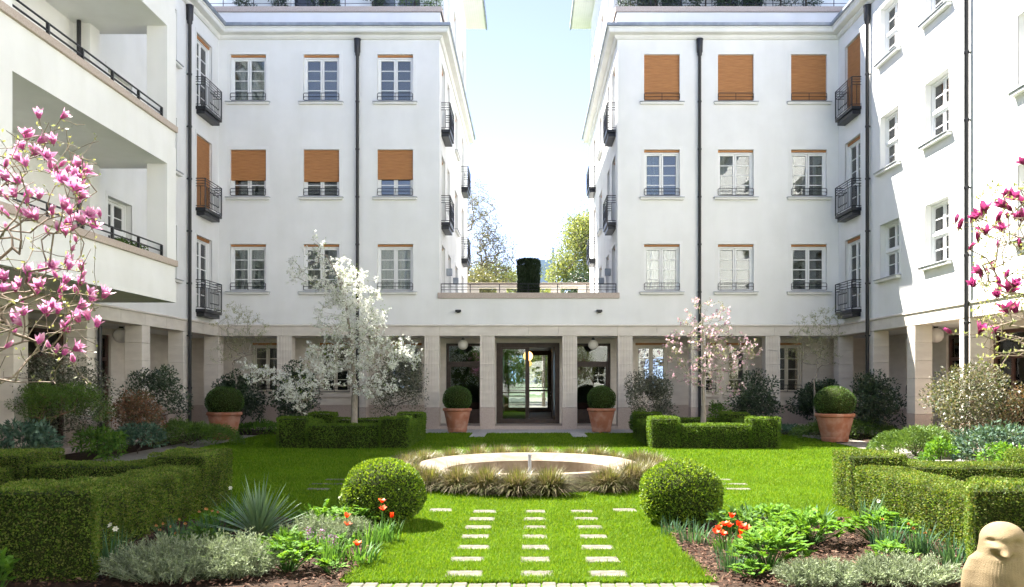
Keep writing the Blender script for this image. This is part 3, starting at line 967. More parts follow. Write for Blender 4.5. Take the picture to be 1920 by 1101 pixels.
    for u, w in gw:
        panes = []
        mb = MB(); frame_bars(mb, -w / 2, w / 2, 0, 1.66, 0.06, 0.08, 0.18)
        if w > 0.9:
            casement(mb, panes, -w / 2 + 0.06, -0.005, 0.06, 1.60, 1, 4); casement(mb, panes, 0.005, w / 2 - 0.06, 0.06, 1.60, 1, 4)
        else:
            casement(mb, panes, -w / 2 + 0.06, w / 2 - 0.06, 0.06, 1.60, 1, 4)
        o = part('arcade_window', mb.mesh('arcade_window', M['beigeframe'], bevel=0.003), root, loc(FI(u, 0, 1.15)))
        add_panes(o, panes, M['glass'])
        part('shutter', shutter_mesh(w - 0.004, 0.08, 'a'), o, (0, 0.06, 1.73))
        part('guard_rail', guard_mesh(w), o, (0, 0.03, 0.0))
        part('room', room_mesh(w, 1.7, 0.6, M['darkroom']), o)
        mb = MB(); mb.box(-w / 2 - 0.1, w / 2 + 0.1, -0.07, 0.02, -0.13, -0.01)
        part('sill', mb.mesh('sill', M['stone'], bevel=0.004), o)
    # granite dado on the arcade wall
    mb = MB(); mb.fbox(FI, 3.1, WX + 1.58, 0.0, 0.035, iz0, 0.72); mb.fbox(FI, 3.1, WX + 1.58, 0.0, 0.05, 0.722, 0.76)
    wpart('dado', mb.mesh('dado', M['granite'], bevel=0.004), root)
    mb = MB(); ys = [-14] + sorted([v for o in wo if o[2] < 1 for v in o[:2]]) + [YF + 1.55]
    for i in range(0, len(ys), 2): mb.fbox(WI, ys[i], ys[i + 1], 0.0, 0.035, iz0, 0.72)
    wpart('dado', mb.mesh('dado', M['granite'], bevel=0.004), root)
    for u, w in wd:
        mb = MB(); frame_bars(mb, -w / 2, w / 2, 0, 2.73, 0.09, 0.06, 0.2)
        mb.box(-w / 2 + 0.09, w / 2 - 0.09, 0.07, 0.19, 2.02, 2.12)
        if w > 1.4: mb.box(-0.05, 0.05, 0.07, 0.19, 0.09, 2.02)
        panes = [(-w / 2 + 0.09, w / 2 - 0.09, 2.12, 2.64, 0.12)]
        if w > 1.4: panes += [(-w / 2 + 0.09, -0.05, 0.09, 2.02, 0.12), (0.05, w / 2 - 0.09, 0.09, 2.02, 0.12)]
        else: panes += [(-w / 2 + 0.09, w / 2 - 0.09, 0.09, 2.02, 0.12)]
        o = part('arcade_door', mb.mesh('arcade_door', M['redwood'], bevel=0.005), root, loc(WI(u, 0, iz0)), rzw)
        add_panes(o, panes, M['glass'])
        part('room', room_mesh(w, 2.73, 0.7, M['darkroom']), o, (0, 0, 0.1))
    if s > 0:
        mb = MB(); panes = []; frame_bars(mb, -0.45, 0.45, 0, 1.62, 0.06, 0.08, 0.18); casement(mb, panes, -0.39, 0.39, 0.06, 1.56, 2, 4)
        o = part('arcade_window', mb.mesh('arcade_window', M['beigeframe']), root, loc(WI(25.3, 0, 1.15)), rzw)
        add_panes(o, panes, M['glass']); part('guard_rail', guard_mesh(0.9), o, (0, 0.03, 0)); part('room', room_mesh(0.9, 1.6, 0.6, M['darkroom']), o)
    # arcade floor and ceiling
    mb = MB()
    mb.prism([(s * HG, YF + 0.05), (s * (WX + 0.05), YF + 0.05), (s * (WX + 0.05), -14), (s * 12.2, -14), (s * 12.2, YF + 1.6), (s * HG, YF + 1.6)], 0.0, 0.12)
    wpart('arcade_floor', mb.mesh('arcade_floor', M['granite']), root)
    mb = MB()
    mb.prism([(s * HG, YF + 0.46), (s * (WX + 0.46), YF + 0.46), (s * (WX + 0.46), -14), (s * 12.2, -14), (s * 12.2, YF + 1.6), (s * HG, YF + 1.6)], 3.032, 3.1)
    wpart('arcade_ceiling', mb.mesh('arcade_ceiling', M['cornice']), root)
    # wall lamps beside the terrace doors
    for u in (29.3, 31.9):
        mb = MB(); mb.fbox(G, u - 0.07, u + 0.07, 0.0, 0.2, 5.25, 5.5)
        o = wpart('wall_lamp', mb.mesh('wall_lamp', M['zinc'], bevel=0.01), root)
    if s > 0: return root
    # ---- loggia tower (left only)
    X0, X1, Y0, Y1 = -10.0, -8.0, 12.5, 19.0
    LV = [(3.37, 4.32), (6.41, 7.36), (9.46, 10.41)]
    for k, (zs, zc) in enumerate(LV):
        mb = MB()
        mb.box(X0 + 0.001, X1 - 0.06, Y0 + 0.05, Y1 - 0.05, zs, zs + 0.28)      # floor slab
        o = wpart('loggia_floor', mb.mesh('loggia_floor', M['plaster']), root)
        mb = MB()
        mb.box(X1 - 0.17, X1, Y0, Y1, zs - 0.003, zs + 0.46); mb.box(X1 - 0.17, X1 - 0.02, Y0, Y1, zs + 0.46, zc - 0.14)
        mb.box(X0, X1 - 0.171, Y1 - 0.17, Y1 - 0.001, zs - 0.002, zc - 0.14)
        o = wpart('loggia_parapet', mb.mesh('loggia_parapet', M['plaster']), root)
        mb = MB()
        mb.box(X1 - 0.22, X1 + 0.035, Y0, Y1 + 0.035, zc - 0.138, zc - 0.002)
        mb.box(X0, X1 - 0.222, Y1 - 0.2, Y1 + 0.035, zc - 0.138, zc - 0.003)
        part('parapet_cap', mb.mesh('parapet_cap', M['granite'], bevel=0.006), o)
        mb = MB()
        for z in (0.27, 0.14):
            mb.tube([(X1 - 0.1, Y0 + 0.5, zc + z), (X1 - 0.1, Y1 - 0.5, zc + z)], 0.018, 6)
        for y in np.linspace(Y0 + 0.52, Y1 - 0.52, 6):
            mb.box(X1 - 0.125, X1 - 0.075, y - 0.02, y + 0.02, zc - 0.002, zc + 0.27)
        part('railing', mb.mesh('railing', M['black'], smooth=40), o)
    for (z0, z1) in ((4.32, 6.409), (7.36, 9.459), (10.41, 12.5)):
        for (ya, yb) in ((Y0, Y0 + 0.48), (Y1 - 0.46, Y1)):
            if z1 > 12 and ya == Y0: continue
            mb = MB(); mb.box(X1 - 0.45, X1 - 0.001, ya, yb, z0 - 0.001 if z1 < 12 else z0, z1 if z1 < 12 else 10.9)
            wpart('loggia_pillar', mb.mesh('loggia_pillar', M['plaster']), root)
        mb = MB(); mb.box(X0 - 0.2, X0 + 0.36, Y1 - 0.6, Y1 - 0.18, z0 - 0.9, z1)
        if z1 < 12: wpart('wall_pier', mb.mesh('wall_pier', M['plaster']), root)
        mb = MB(); mb.lathe([(0.045, z0 - 0.6), (0.045, min(z1, 9.45))], (X0 + 0.2, Y1 - 0.75), 10)
        if z1 < 12: wpart('drainpipe', mb.mesh('drainpipe', M['black'], smooth=40), root)
    # planter boxes standing behind the lowest loggia railing are things of their own
    return root

left_building = half(-1)
right_building = half(1)

# ------------------------------------------------------------------ entrance gatehouse between the blocks
gate = thing('gatehouse', 'low white entrance building with glazed bronze doors linking both apartment wings', 'building', (0, YF, 0))
B = lambda u, d, z: (u, YF - d, z)
wpart('wall', wall_mesh('wall', B, [(-HG + 0.001, HG - 0.001, 3.34, 4.24, [])], M['plaster']), gate)
mb = MB(); mb.box(-HG - 0.06, HG + 0.06, YF - 0.05, YF + 0.3, 4.242, 4.42)
wpart('parapet_cap', mb.mesh('parapet_cap', M['granite'], bevel=0.006), gate)
mb = MB(); mb.sweep([(0.0, 3.342), (0.045, 3.342), (0.05, 3.37), (0.02, 3.40), (0.0, 3.40)], [(HG - 0.001, YF), (-HG + 0.001, YF)], 1)
wpart('string_course', mb.mesh('string_course', M['stone']), gate)
lintel(gate, B, -HG + 0.001, HG - 0.001, 0, 6)
mb = MB()
for z, r in ((4.72, 0.016), (4.62, 0.01), (4.53, 0.01)):
    mb.tube([(-HG + 0.03, YF + 0.12, z), (HG - 0.03, YF + 0.12, z)], r, 6)
for i in range(7):
    x = -HG + 0.04 + i * (2 * HG - 0.08) / 6
    mb.tube([(x, YF + 0.12, 4.42), (x, YF + 0.12, 4.72)], 0.014, 6)
wpart('railing', mb.mesh('railing', M['black'], smooth=40), gate)
mb = MB(); mb.box(-HG + 0.002, HG - 0.002, YF + 0.31, 39.2, 3.6, 3.9)
wpart('terrace_floor', mb.mesh('terrace_floor', M['paving']), gate)
# far parapet wall with openings
FW = lambda u, d, z: (u, 39.3 - d, z)
mb = MB()
for y in (39.3, 39.75): pass
ops = [(-2.33, -1.5), (-1.05, -0.22), (0.22, 1.05), (1.5, 2.33)]
us = [-HG] + [v for o in ops for v in o] + [HG]
for i in range(0, len(us), 2): mb.box(us[i], us[i + 1], 39.3, 39.65, 3.9, 5.92)
mb.box(-HG, HG, 39.3, 39.65, 5.921, 6.08)
for a, b in ops: mb.box(a, b, 39.302, 39.648, 3.9, 4.5)
wpart('terrace_end_wall', mb.mesh('terrace_end_wall', M['stone']), gate)
mb = MB(); mb.box(-HG, HG, 39.24, 39.71, 6.082, 6.16)
wpart('wall_coping', mb.mesh('wall_coping', M['granite'], bevel=0.006), gate)
for u in (1.33, -1.33): column(gate, u, YF + 0.225, 0, True)
# inner front with three openings
GI = lambda u, d, z: (u, YF + 1.6 - d, z)
oo = [(-2.82, -1.55, 0.12, 2.86), (-1.1, 1.06, 0.12, 2.88), (1.52, 2.80, 0.12, 2.86)]
wpart('arcade_wall', wall_mesh('arcade_wall', GI, [(-3.1, 3.1, 0.12, 3.03, oo)], M['stone'], reveal=0.3), gate)
mb = MB(); mb.prism([(-HG, YF + 0.05), (HG, YF + 0.05), (HG, 39.3), (-HG, 39.3)], 0.0, 0.119)
wpart('arcade_floor', mb.mesh('arcade_floor', M['granite']), gate)
mb = MB(); mb.prism([(-HG, YF + 0.46), (HG, YF + 0.46), (HG, 39.3), (-HG, 39.3)], 3.033, 3.1)
wpart('arcade_ceiling', mb.mesh('arcade_ceiling', M['cornice']), gate)
# side bays: bronze frames with a transom
for (a, b, c, d) in (oo[0], oo[2]):
    w = b - a
    mb = MB(); frame_bars(mb, -w / 2, w / 2, 0, 2.74, 0.09, 0.10, 0.22)
    mb.box(-w / 2 + 0.09, w / 2 - 0.09, 0.09, 0.23, 2.0, 2.12)
    mb.box(-w / 2 + 0.09, w / 2 - 0.09, 0.11, 0.21, 0.09, 0.42)
    frame_bars(mb, -w / 2 + 0.09, w / 2 - 0.09, 0.42, 2.0, 0.06, 0.12, 0.2)
    o = part('bay_window', mb.mesh('bay_window', M['bronze'], bevel=0.006), gate, ((a + b) / 2, 1.6, 0.12))
    add_panes(o, [(-w / 2 + 0.15, w / 2 - 0.15, 0.48, 1.94, 0.16), (-w / 2 + 0.09, w / 2 - 0.09, 2.12, 2.65, 0.16)], M['doorglass'])
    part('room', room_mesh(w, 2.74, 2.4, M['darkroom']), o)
# main door: fixed left leaf, right leaf folded open into the passage
w = oo[1][1] - oo[1][0]; xc = (oo[1][0] + oo[1][1]) / 2
mb = MB(); frame_bars(mb, -w / 2, w / 2, 0, 2.76, 0.16, 0.06, 0.24)
mb.box(-0.035, 0.035, 0.08, 0.22, 0.16, 2.60)
o = part('entrance_door', mb.mesh('entrance_door', M['bronze'], bevel=0.006), gate, (xc, 1.6, 0.12))
mb = MB(); frame_bars(mb, -w / 2 + 0.16, -0.035, 0.02, 2.60, 0.055, 0.12, 0.18)
part('door_leaf', mb.mesh('door_leaf', M['bronze'], bevel=0.004), o)
add_panes(o, [(-w / 2 + 0.215, -0.09, 0.075, 2.545, 0.15)], M['doorglass'])
mb = MB()
for z in (0.92, 1.04): mb.box(-w / 2 + 0.2, -0.09, 0.085, 0.11, z, z + 0.035)
part('push_bar', mb.mesh('push_bar', M['bronze'], bevel=0.004), o)
mb = MB(); x = w / 2 - 0.20
mb.box(x - 0.05, x, 0.26, 0.34, 0.0, 2.58); mb.box(x - 0.05, x, 1.05, 1.12, 0.0, 2.58); mb.box(x - 0.05, x, 0.34, 1.05, 0.0, 0.10); mb.box(x - 0.05, x, 0.34, 1.05, 2.48, 2.58)
mb.box(x - 0.09, x - 0.06, 0.3, 1.08, 0.92, 0.95); mb.box(x - 0.09, x - 0.06, 0.3, 1.08, 1.04, 1.07)
part('door_leaf', mb.mesh('door_leaf', M['bronze'], bevel=0.004), o)
# passage
mb = MB()
PYA, PYB = YF + 1.86, 38.9
for x in (-1.12, 1.08): mb.face([(x, PYA, 0.12), (x, PYB, 0.12), (x, PYB, 2.95), (x, PYA, 2.95)])
mb.face([(-1.12, PYA, 2.95), (1.08, PYA, 2.95), (1.08, PYB, 2.95), (-1.12, PYB, 2.95)])
wpart('passage', mb.mesh('passage', M['darkroom']), gate)
mb = MB(); w2 = 2.2
frame_bars(mb, -w2 / 2, w2 / 2, 0, 2.83, 0.2, 0.0, 0.14)
mb.box(-0.06, 0.06, 0.0, 0.14, 0.2, 2.63); mb.box(-w2 / 2 + 0.2, w2 / 2 - 0.2, 0.02, 0.12, 0.95, 1.03); mb.box(-w2 / 2 + 0.2, w2 / 2 - 0.2, 0.02, 0.12, 1.12, 1.16)
o = part('garden_door', mb.mesh('garden_door', M['bronze'], bevel=0.006), gate, (-0.02, 38.9 - YF, 0.12))
add_panes(o, [(-w2 / 2 + 0.2, -0.06, 0.2, 2.63, 0.07), (0.06, w2 / 2 - 0.2, 0.2, 2.63, 0.07)], M['glass'])
mb = MB(); FR = lambda u, d, z: (u, 39.32 + d, z)
wpart('rear_wall', wall_mesh('rear_wall', FR, [(-HG, HG, 0.0, 3.9, [(-1.1, 1.06, 0.1, 2.95)])], M['plaster'], reveal=0.3), gate)
# wall lights on the white front
for x in (-2.26, 2.28):
    mb = MB(); mb.box(-0.09, 0.09, -0.13, 0.0, -0.035, 0.035); mb.box(-0.05, 0.05, -0.10, -0.02, -0.06, -0.035)
    wl = part('wall_light', mb.mesh('wall_light', M['black'], bevel=0.008), gate, (x, 0, 3.83))

# hanging globe lamps
def globe(name, x, y, z, r, mat, label, group, zceil):
    t = thing(name, label, 'lamp', (x, y, z), 0, group)
    mb = MB()
    mb.lathe([(0.0001, -r)] + [(r * math.sin(PI * k / 16), -r * math.cos(PI * k / 16)) for k in range(1, 16)] + [(0.0001, r)], (0, 0), 28)
    part('globe', mb.mesh('globe', mat, smooth=80), t)
    mb = MB(); mb.lathe([(0.055, r - 0.015), (0.055, r + 0.03), (0.012, r + 0.05), (0.012, zceil - z)], (0, 0), 12)
    part('hanging_rod', mb.mesh('hanging_rod', M['black'], smooth=40), t)
gg = 'white globe lamps hanging in the arcade'
globe('globe_lamp', -2.17, 27.75, 2.78, 0.17, M['globe'], 'white glass globe hanging above the potted box ball left of the entrance', gg, 3.03)
globe('globe_lamp', 2.14, 27.75, 2.78, 0.17, M['globe'], 'white glass globe hanging above the potted box ball right of the entrance', gg, 3.03)
globe('globe_lamp', -10.85, 22.3, 2.80, 0.2, M['globe'], 'white glass globe hanging in the arcade under the left wing', gg, 3.03)
globe('globe_lamp', 10.85, 22.3, 2.80, 0.2, M['globe'], 'white glass globe hanging in the arcade under the right wing', gg, 3.03)
globe('globe_lamp', -0.02, 32.0, 2.52, 0.18, M['amber'], 'lit amber globe hanging inside the entrance passage', 'lit globe in the passage', 2.95)

# armchairs glimpsed through the side bay
def armchair(x, y, rz, label):
    t = thing('armchair', label, 'armchair', (x, y, 0.12), rz, 'lobby armchairs')
    mb = MB()
    n = 14
    prof = [(-0.36, 0.32)] + [(0.36 * -math.cos(PI * k / n), 0.68 + 0.36 * math.sin(PI * k / n)) for k in range(n + 1)] + [(0.36, 0.32)]
    b = len(mb.v)
    for yy in (-0.36, -0.25):
        mb.v += [(px, yy, pz) for px, pz in prof]
    k = len(prof)
    mb.f.append(tuple(range(k))); mb.f.append(tuple(range(2 * k - 1, k - 1, -1))); mb.m += [0, 0]
    for i in range(k):
        j = (i + 1) % k; mb.f.append((i, j, k + j, k + i)); mb.m.append(0)
    part('backrest', mb.mesh('backrest', M['darkroom'], bevel=0.02), t)
    mb = MB(); mb.box(-0.33, 0.33, -0.25, 0.32, 0.3, 0.45); part('seat', mb.mesh('seat', M['darkroom'], bevel=0.03), t)
    for sx in (-0.29, 0.29):
        for sy in (-0.3, 0.27):
            mb = MB(); mb.box(sx - 0.025, sx + 0.025, sy - 0.025, sy + 0.025, 0, 0.31); part('leg', mb.mesh('leg', M['redwood']), t)
armchair(1.98, 29.6, 0, 'dark round backed armchair behind the glass right of the entrance')
armchair(-2.2, 29.7, 0, 'dark round backed armchair behind the glass left of the entrance')

# the fourth side of the courtyard, behind the viewer
rear = thing('apartment_building', 'white rendered apartment block closing the courtyard behind the viewer', 'building', (0, -14.2, 0))
RW = lambda u, d, z: (u, -14.2 + d, z)
ro = [(u - 0.6, u + 0.6, z, z + 1.55) for u in np.arange(-8.4, 8.5, 2.4) for z in [1.2] + ROWS]
wpart('wall', wall_mesh('wall', RW, [(-WX, WX, 0, 13.2, ro)], M['plaster']), rear)
for (a, b, c, d) in ro:
    me, panes = CACHE[('win', 'wing', 1.2, 1.55)]
    o = part('window', me, rear, ((a + b) / 2, 0, c), PI)
    mb = None
    part('pane', cached('bigpane', lambda: (lambda m_: (m_.box(-0.55, 0.55, 0.2, 0.206, 0.05, 1.5), m_.mesh('pane', M['glass']))[1])(MB())), o)
    part('room', room_mesh(1.2, 1.55, 0.5, M['room']), o)
mb = MB(); mb.prism(rect(-WX, WX, -24, -13.9), 13.2, 13.4); wpart('roof_deck', mb.mesh('roof_deck', M['zinc']), rear)

# ------------------------------------------------------------------ far things seen through the gap
tw = thing('office_tower', 'distant blue grey tower block between the trees', 'building', (19.3, 330, 0))
k = 330 / FP
x0, x1 = (1013 - PX) * k, (1036 - PX) * k
mb = MB(); mb.box(x0 - 6, x1, 330, 345, 0, 1.62 + (712 - 487) * k); wpart('wall', mb.mesh('wall', M['tower']), tw)
for i in range(8):
    mb = MB(); z = 22 + i * 3.3; mb.box(x0 - 5.9, x1 - 0.3, 329.8, 330, z, z + 1.6); wpart('window_band', mb.mesh('window_band', M['zinc']), tw)
ms = thing('radio_mast', 'thin grey mast rising behind the right hand trees', 'mast', ((1037 - PX) * k, 335, 0))
mb = MB(); mb.tube([(0, 0, 0), (0, 0, 1.62 + (712 - 461) * k)], 0.7, 8); part('pole', mb.mesh('pole', M['tower']), ms)
# ------------------------------------------------------------------ lawn, paths, beds
LAWN_Y0 = 6.70
def in_bed(x, y):      # the two planted beds at the front
    return (np.abs(x) > 1.44 + 0.03 * np.sin(y * 3)) & (y < 9.55)
# one sheet with a round hole where the basin sits
mb = MB(); n = 96; hole, outer = [], []
for k in range(n):
    a = 2 * PI * k / n; c_, s_ = math.cos(a), math.sin(a)
    t_ = min((7.8 / abs(c_)) if abs(c_) > 1e-9 else 1e9, ((25.3 - 13.7) / s_) if s_ > 1e-9 else ((6.4 - 13.7) / s_ if s_ < -1e-9 else 1e9))
    hole.append((1.7 * c_, 13.7 + 1.7 * s_, 0)); outer.append((t_ * c_, 13.7 + t_ * s_, 0))
for k in range(n):
    j = (k + 1) % n; mb.face([hole[k], outer[k], outer[j], hole[j]])
for x in (-7.8, 7.8):
    for y in (6.4, 25.3):
        best = sorted(range(n), key=lambda k: (outer[k][0] - x) ** 2 + (outer[k][1] - y) ** 2)
        ex = [k for k in best if abs(outer[k][0] - x) < 1e-6][0]; ey = [k for k in best if abs(outer[k][1] - y) < 1e-6][0]
        if ex != ey: mb.face([outer[ex], (x, y, 0), outer[ey]])
mb.face([(-7.8, 4.0, 0), (7.8, 4.0, 0), (7.8, 6.4, 0), (-7.8, 6.4, 0)])
structure('lawn', mb.mesh('lawn', M['turf']))

def mound_sheet(poly_rect, z, amp, mat, name, res=0.09):
    x0, x1, y0, y1 = poly_rect
    nx, ny = int((x1 - x0) / res) + 1, int((y1 - y0) / res) + 1
    X, Y = np.meshgrid(np.linspace(x0, x1, nx), np.linspace(y0, y1, ny))
    e = np.minimum.reduce([X - x0, x1 - X, Y - y0, y1 - Y])
    Z = z + np.clip(e / 0.25, 0, 1) * amp * (0.6 + 0.4 * np.sin(X * 5 + 1.3 * np.sin(Y * 4)) * np.cos(Y * 6)) + R.normal(0, 0.006, X.shape) * np.clip(e / 0.1, 0, 1)
    V = np.stack([X, Y, Z], 2).reshape(-1, 3)
    I = np.arange(nx * ny).reshape(ny, nx)
    F = np.stack([I[:-1, :-1], I[:-1, 1:], I[1:, 1:], I[1:, :-1]], 2).reshape(-1, 4)
    return structure(name, np_mesh(name, [(V, F, 0)], mat))
for s in (-1, 1):
    a, b = sorted((s * 1.42, s * 7.6))
    mound_sheet((a, b, 5.2, 9.55), 0.004, 0.035, M['soil'], 'flower_bed')
    a, b = sorted((s * 3.2, s * 10.0))
    mound_sheet((a, b, 24.2, 26.95), 0.005, 0.05, M['soil'], 'border_bed', 0.2)
    a, b = sorted((s * 8.75, s * 10.0))
    mound_sheet((a, b, 5.0, 24.19), 0.005, 0.05, M['soil'], 'border_bed', 0.2)
    mb = MB(); mb.box(*sorted((s * 7.78, s * 8.74)), 5.0, 25.25, -0.1, 0.012); mb.box(*sorted((s * 6.6, s * 7.779)), 24.0, 25.25, -0.1, 0.0125)
    structure('path', mb.mesh('path', M['path']))
    # steel lawn edging along the back of the front bed
    mb = MB(); mb.box(*sorted((s * 1.45, s * 3.6)), 9.555, 9.567, -0.05, 0.05)
    structure('lawn_edging', mb.mesh('lawn_edging', M['slab']))
mb = MB(); mb.box(-1.8, 1.8, 39.8, 75, -0.1, 0.02); structure('path', mb.mesh('path', M['path']))

# paving before the entrance, tile by tile
pv = bpy.data.objects.new('paving', None); link(pv, None, (0, 26.1, 0)); pv['kind'] = 'structure'
def tile_me():
    mb = MB(); mb.box(-0.297, 0.297, -0.297, 0.297, -0.05, 0.018); return mb.mesh('paving_tile', M['paving'], bevel=0.004)
tme = tile_me()
for i in range(11):
    for j in range(3):
        part('paving_tile', tme, pv, ((i - 5) * 0.6, -0.6 + j * 0.6, R.uniform(-0.003, 0.003)))
mb = MB()
for s in (-1, 1):
    for i in range(4):
        for j in range(11):
            x, y = s * (1.46 + 0.105 * (i - 1.5)) , 25.1 - 26.1 - j * 0.16
            mb.box(x - 0.049, x + 0.049, y - 0.07, y + 0.07, -0.05, 0.02 + R.uniform(-0.004, 0.004))
part('small_paver', mb.mesh('small_paver', M['paving']), pv, kind='stuff')

# brick edging in the foreground
be = bpy.data.objects.new('brick_edging', None); link(be, None, (0, 6.535, -0.014)); be['kind'] = 'structure'
def brick_me(k):
    mb = MB(); mb.box(-0.054, 0.054, -0.105, 0.105, -0.06, 0.02 + k * 0.004); return mb.mesh('brick', M['slab'], bevel=0.008)
bms = [brick_me(k) for k in range(3)]
for i in range(29):
    o = part('brick', bms[i % 3], be, (-1.82 + i * 0.1165 + R.uniform(-0.003, 0.003), R.uniform(-0.008, 0.008), R.uniform(-0.004, 0.002)), R.uniform(-0.03, 0.03))

# stepping stones sunk in the lawn: each one a thing
STONES = []
ordn = ['nearest', 'second nearest', 'third', 'fourth', 'fifth', 'sixth', 'farthest']
def stone(x, y, w, d, label, k):
    mb = MB(); e = [R.uniform(-0.012, 0.012) for _ in range(8)]
    p = [(-w / 2 + e[0], -d / 2 + e[1]), (0, -d / 2 + e[2] * 0.6), (w / 2 + e[3], -d / 2 + e[4]), (w / 2 + e[5], d / 2 + e[6]), (0, d / 2 - e[2] * 0.6), (-w / 2 + e[7], d / 2 + e[0])]
    mb.prism(p, -0.05, 0.018)
    o = bpy.data.objects.new('stepping_stone', mb.mesh('stepping_stone', M['slab'], bevel=0.006))
    link(o, None, (x, y, 0.0)); tag(o, label, 'stepping stone', 'pale stepping stones in the lawn')
    STONES.append((x, y, w, d))
for (x0, name) in ((-0.535, 'left hand'), (0.075, 'middle'), (0.66, 'right hand')):
    for k in range(7):
        y = 6.93 + k * 0.545
        w = 0.31 - (0.03 if name == 'middle' else 0) - 0.004 * k
        pos = {0: 'nearest stone', 6: 'farthest stone by the pool'}.get(k, ordn[k] + ' stone')
        lab = f'pale oblong {pos} of the {name} row before the pool'
        if 0 < k < 6: lab = f'pale oblong stone, {["", "second", "third", "fourth", "fifth", "sixth"][k]} from the brick edging in the {name} row'
        stone(x0 + R.uniform(-0.015, 0.015), y, w, 0.22, lab, k)
stone(-1.08, 10.3, 0.29, 0.26, 'single pale stone in the grass right beside the left box ball', 0)
stone(1.18, 10.3, 0.31, 0.26, 'single pale stone in the grass left of the right box ball', 0)
for s, nm, bl in ((-1, 'left', 'left'), (1, 'right', 'right')):
    for k, y in enumerate((12.3, 12.88, 13.45)):
        for q, x in enumerate((2.75, 3.08)):
            if q == 0 and k != 1: continue
            pos = ['nearest', 'middle', 'farthest'][k]
            stone(s * (x + (0.1 if k == 1 else 0)), y, 0.36, 0.17, f'thin pale stone behind the {bl} box ball, {pos} row' + (', nearer the pool' if q == 0 else ''), k)

# ------------------------------------------------------------------ pool
PC, PR = (0.0, 13.7), 1.8
pool = thing('pool', 'round stone pool basin with a broad sloping rim in the lawn', 'pool', (PC[0], PC[1], 0))
NS = 14
for i in range(NS):
    a0 = 2 * PI * i / NS + 0.2; a1 = a0 + 2 * PI / NS - 0.0025
    mb = MB()
    mb.lathe([(PR - 0.02, -0.1), (PR, 0.02), (PR, 0.22), (PR - 0.03, 0.265), (PR - 0.09, 0.28), (1.37, 0.175), (1.35, 0.165), (1.35, -0.12), (1.42, -0.16)], (0, 0), 8, a0=a0, a1=a1, close=True)
    part('rim_stone', mb.mesh('rim_stone', M['poolstone'], smooth=30), pool)
mb = MB(); mb.lathe([(0.001, -0.10), (1.40, -0.10)], (0, 0), 48); mb.lathe([(1.39, -0.10), (1.39, -0.05)], (0, 0), 48)
part('basin_floor', mb.mesh('basin_floor', M['poolstone']), pool)
mb = MB(); mb.lathe([(0.09, -0.10), (0.09, -0.05), (0.03, -0.04), (0.026, 0.36), (0.032, 0.365), (0.032, 0.40), (0.012, 0.40), (0.012, 0.30)], (0, 0), 14)
part('fountain_pipe', mb.mesh('fountain_pipe', M['zinc'], smooth=35), pool, (0.02, 0, 0))
PZ = [(PC[0], PC[1], PR)]

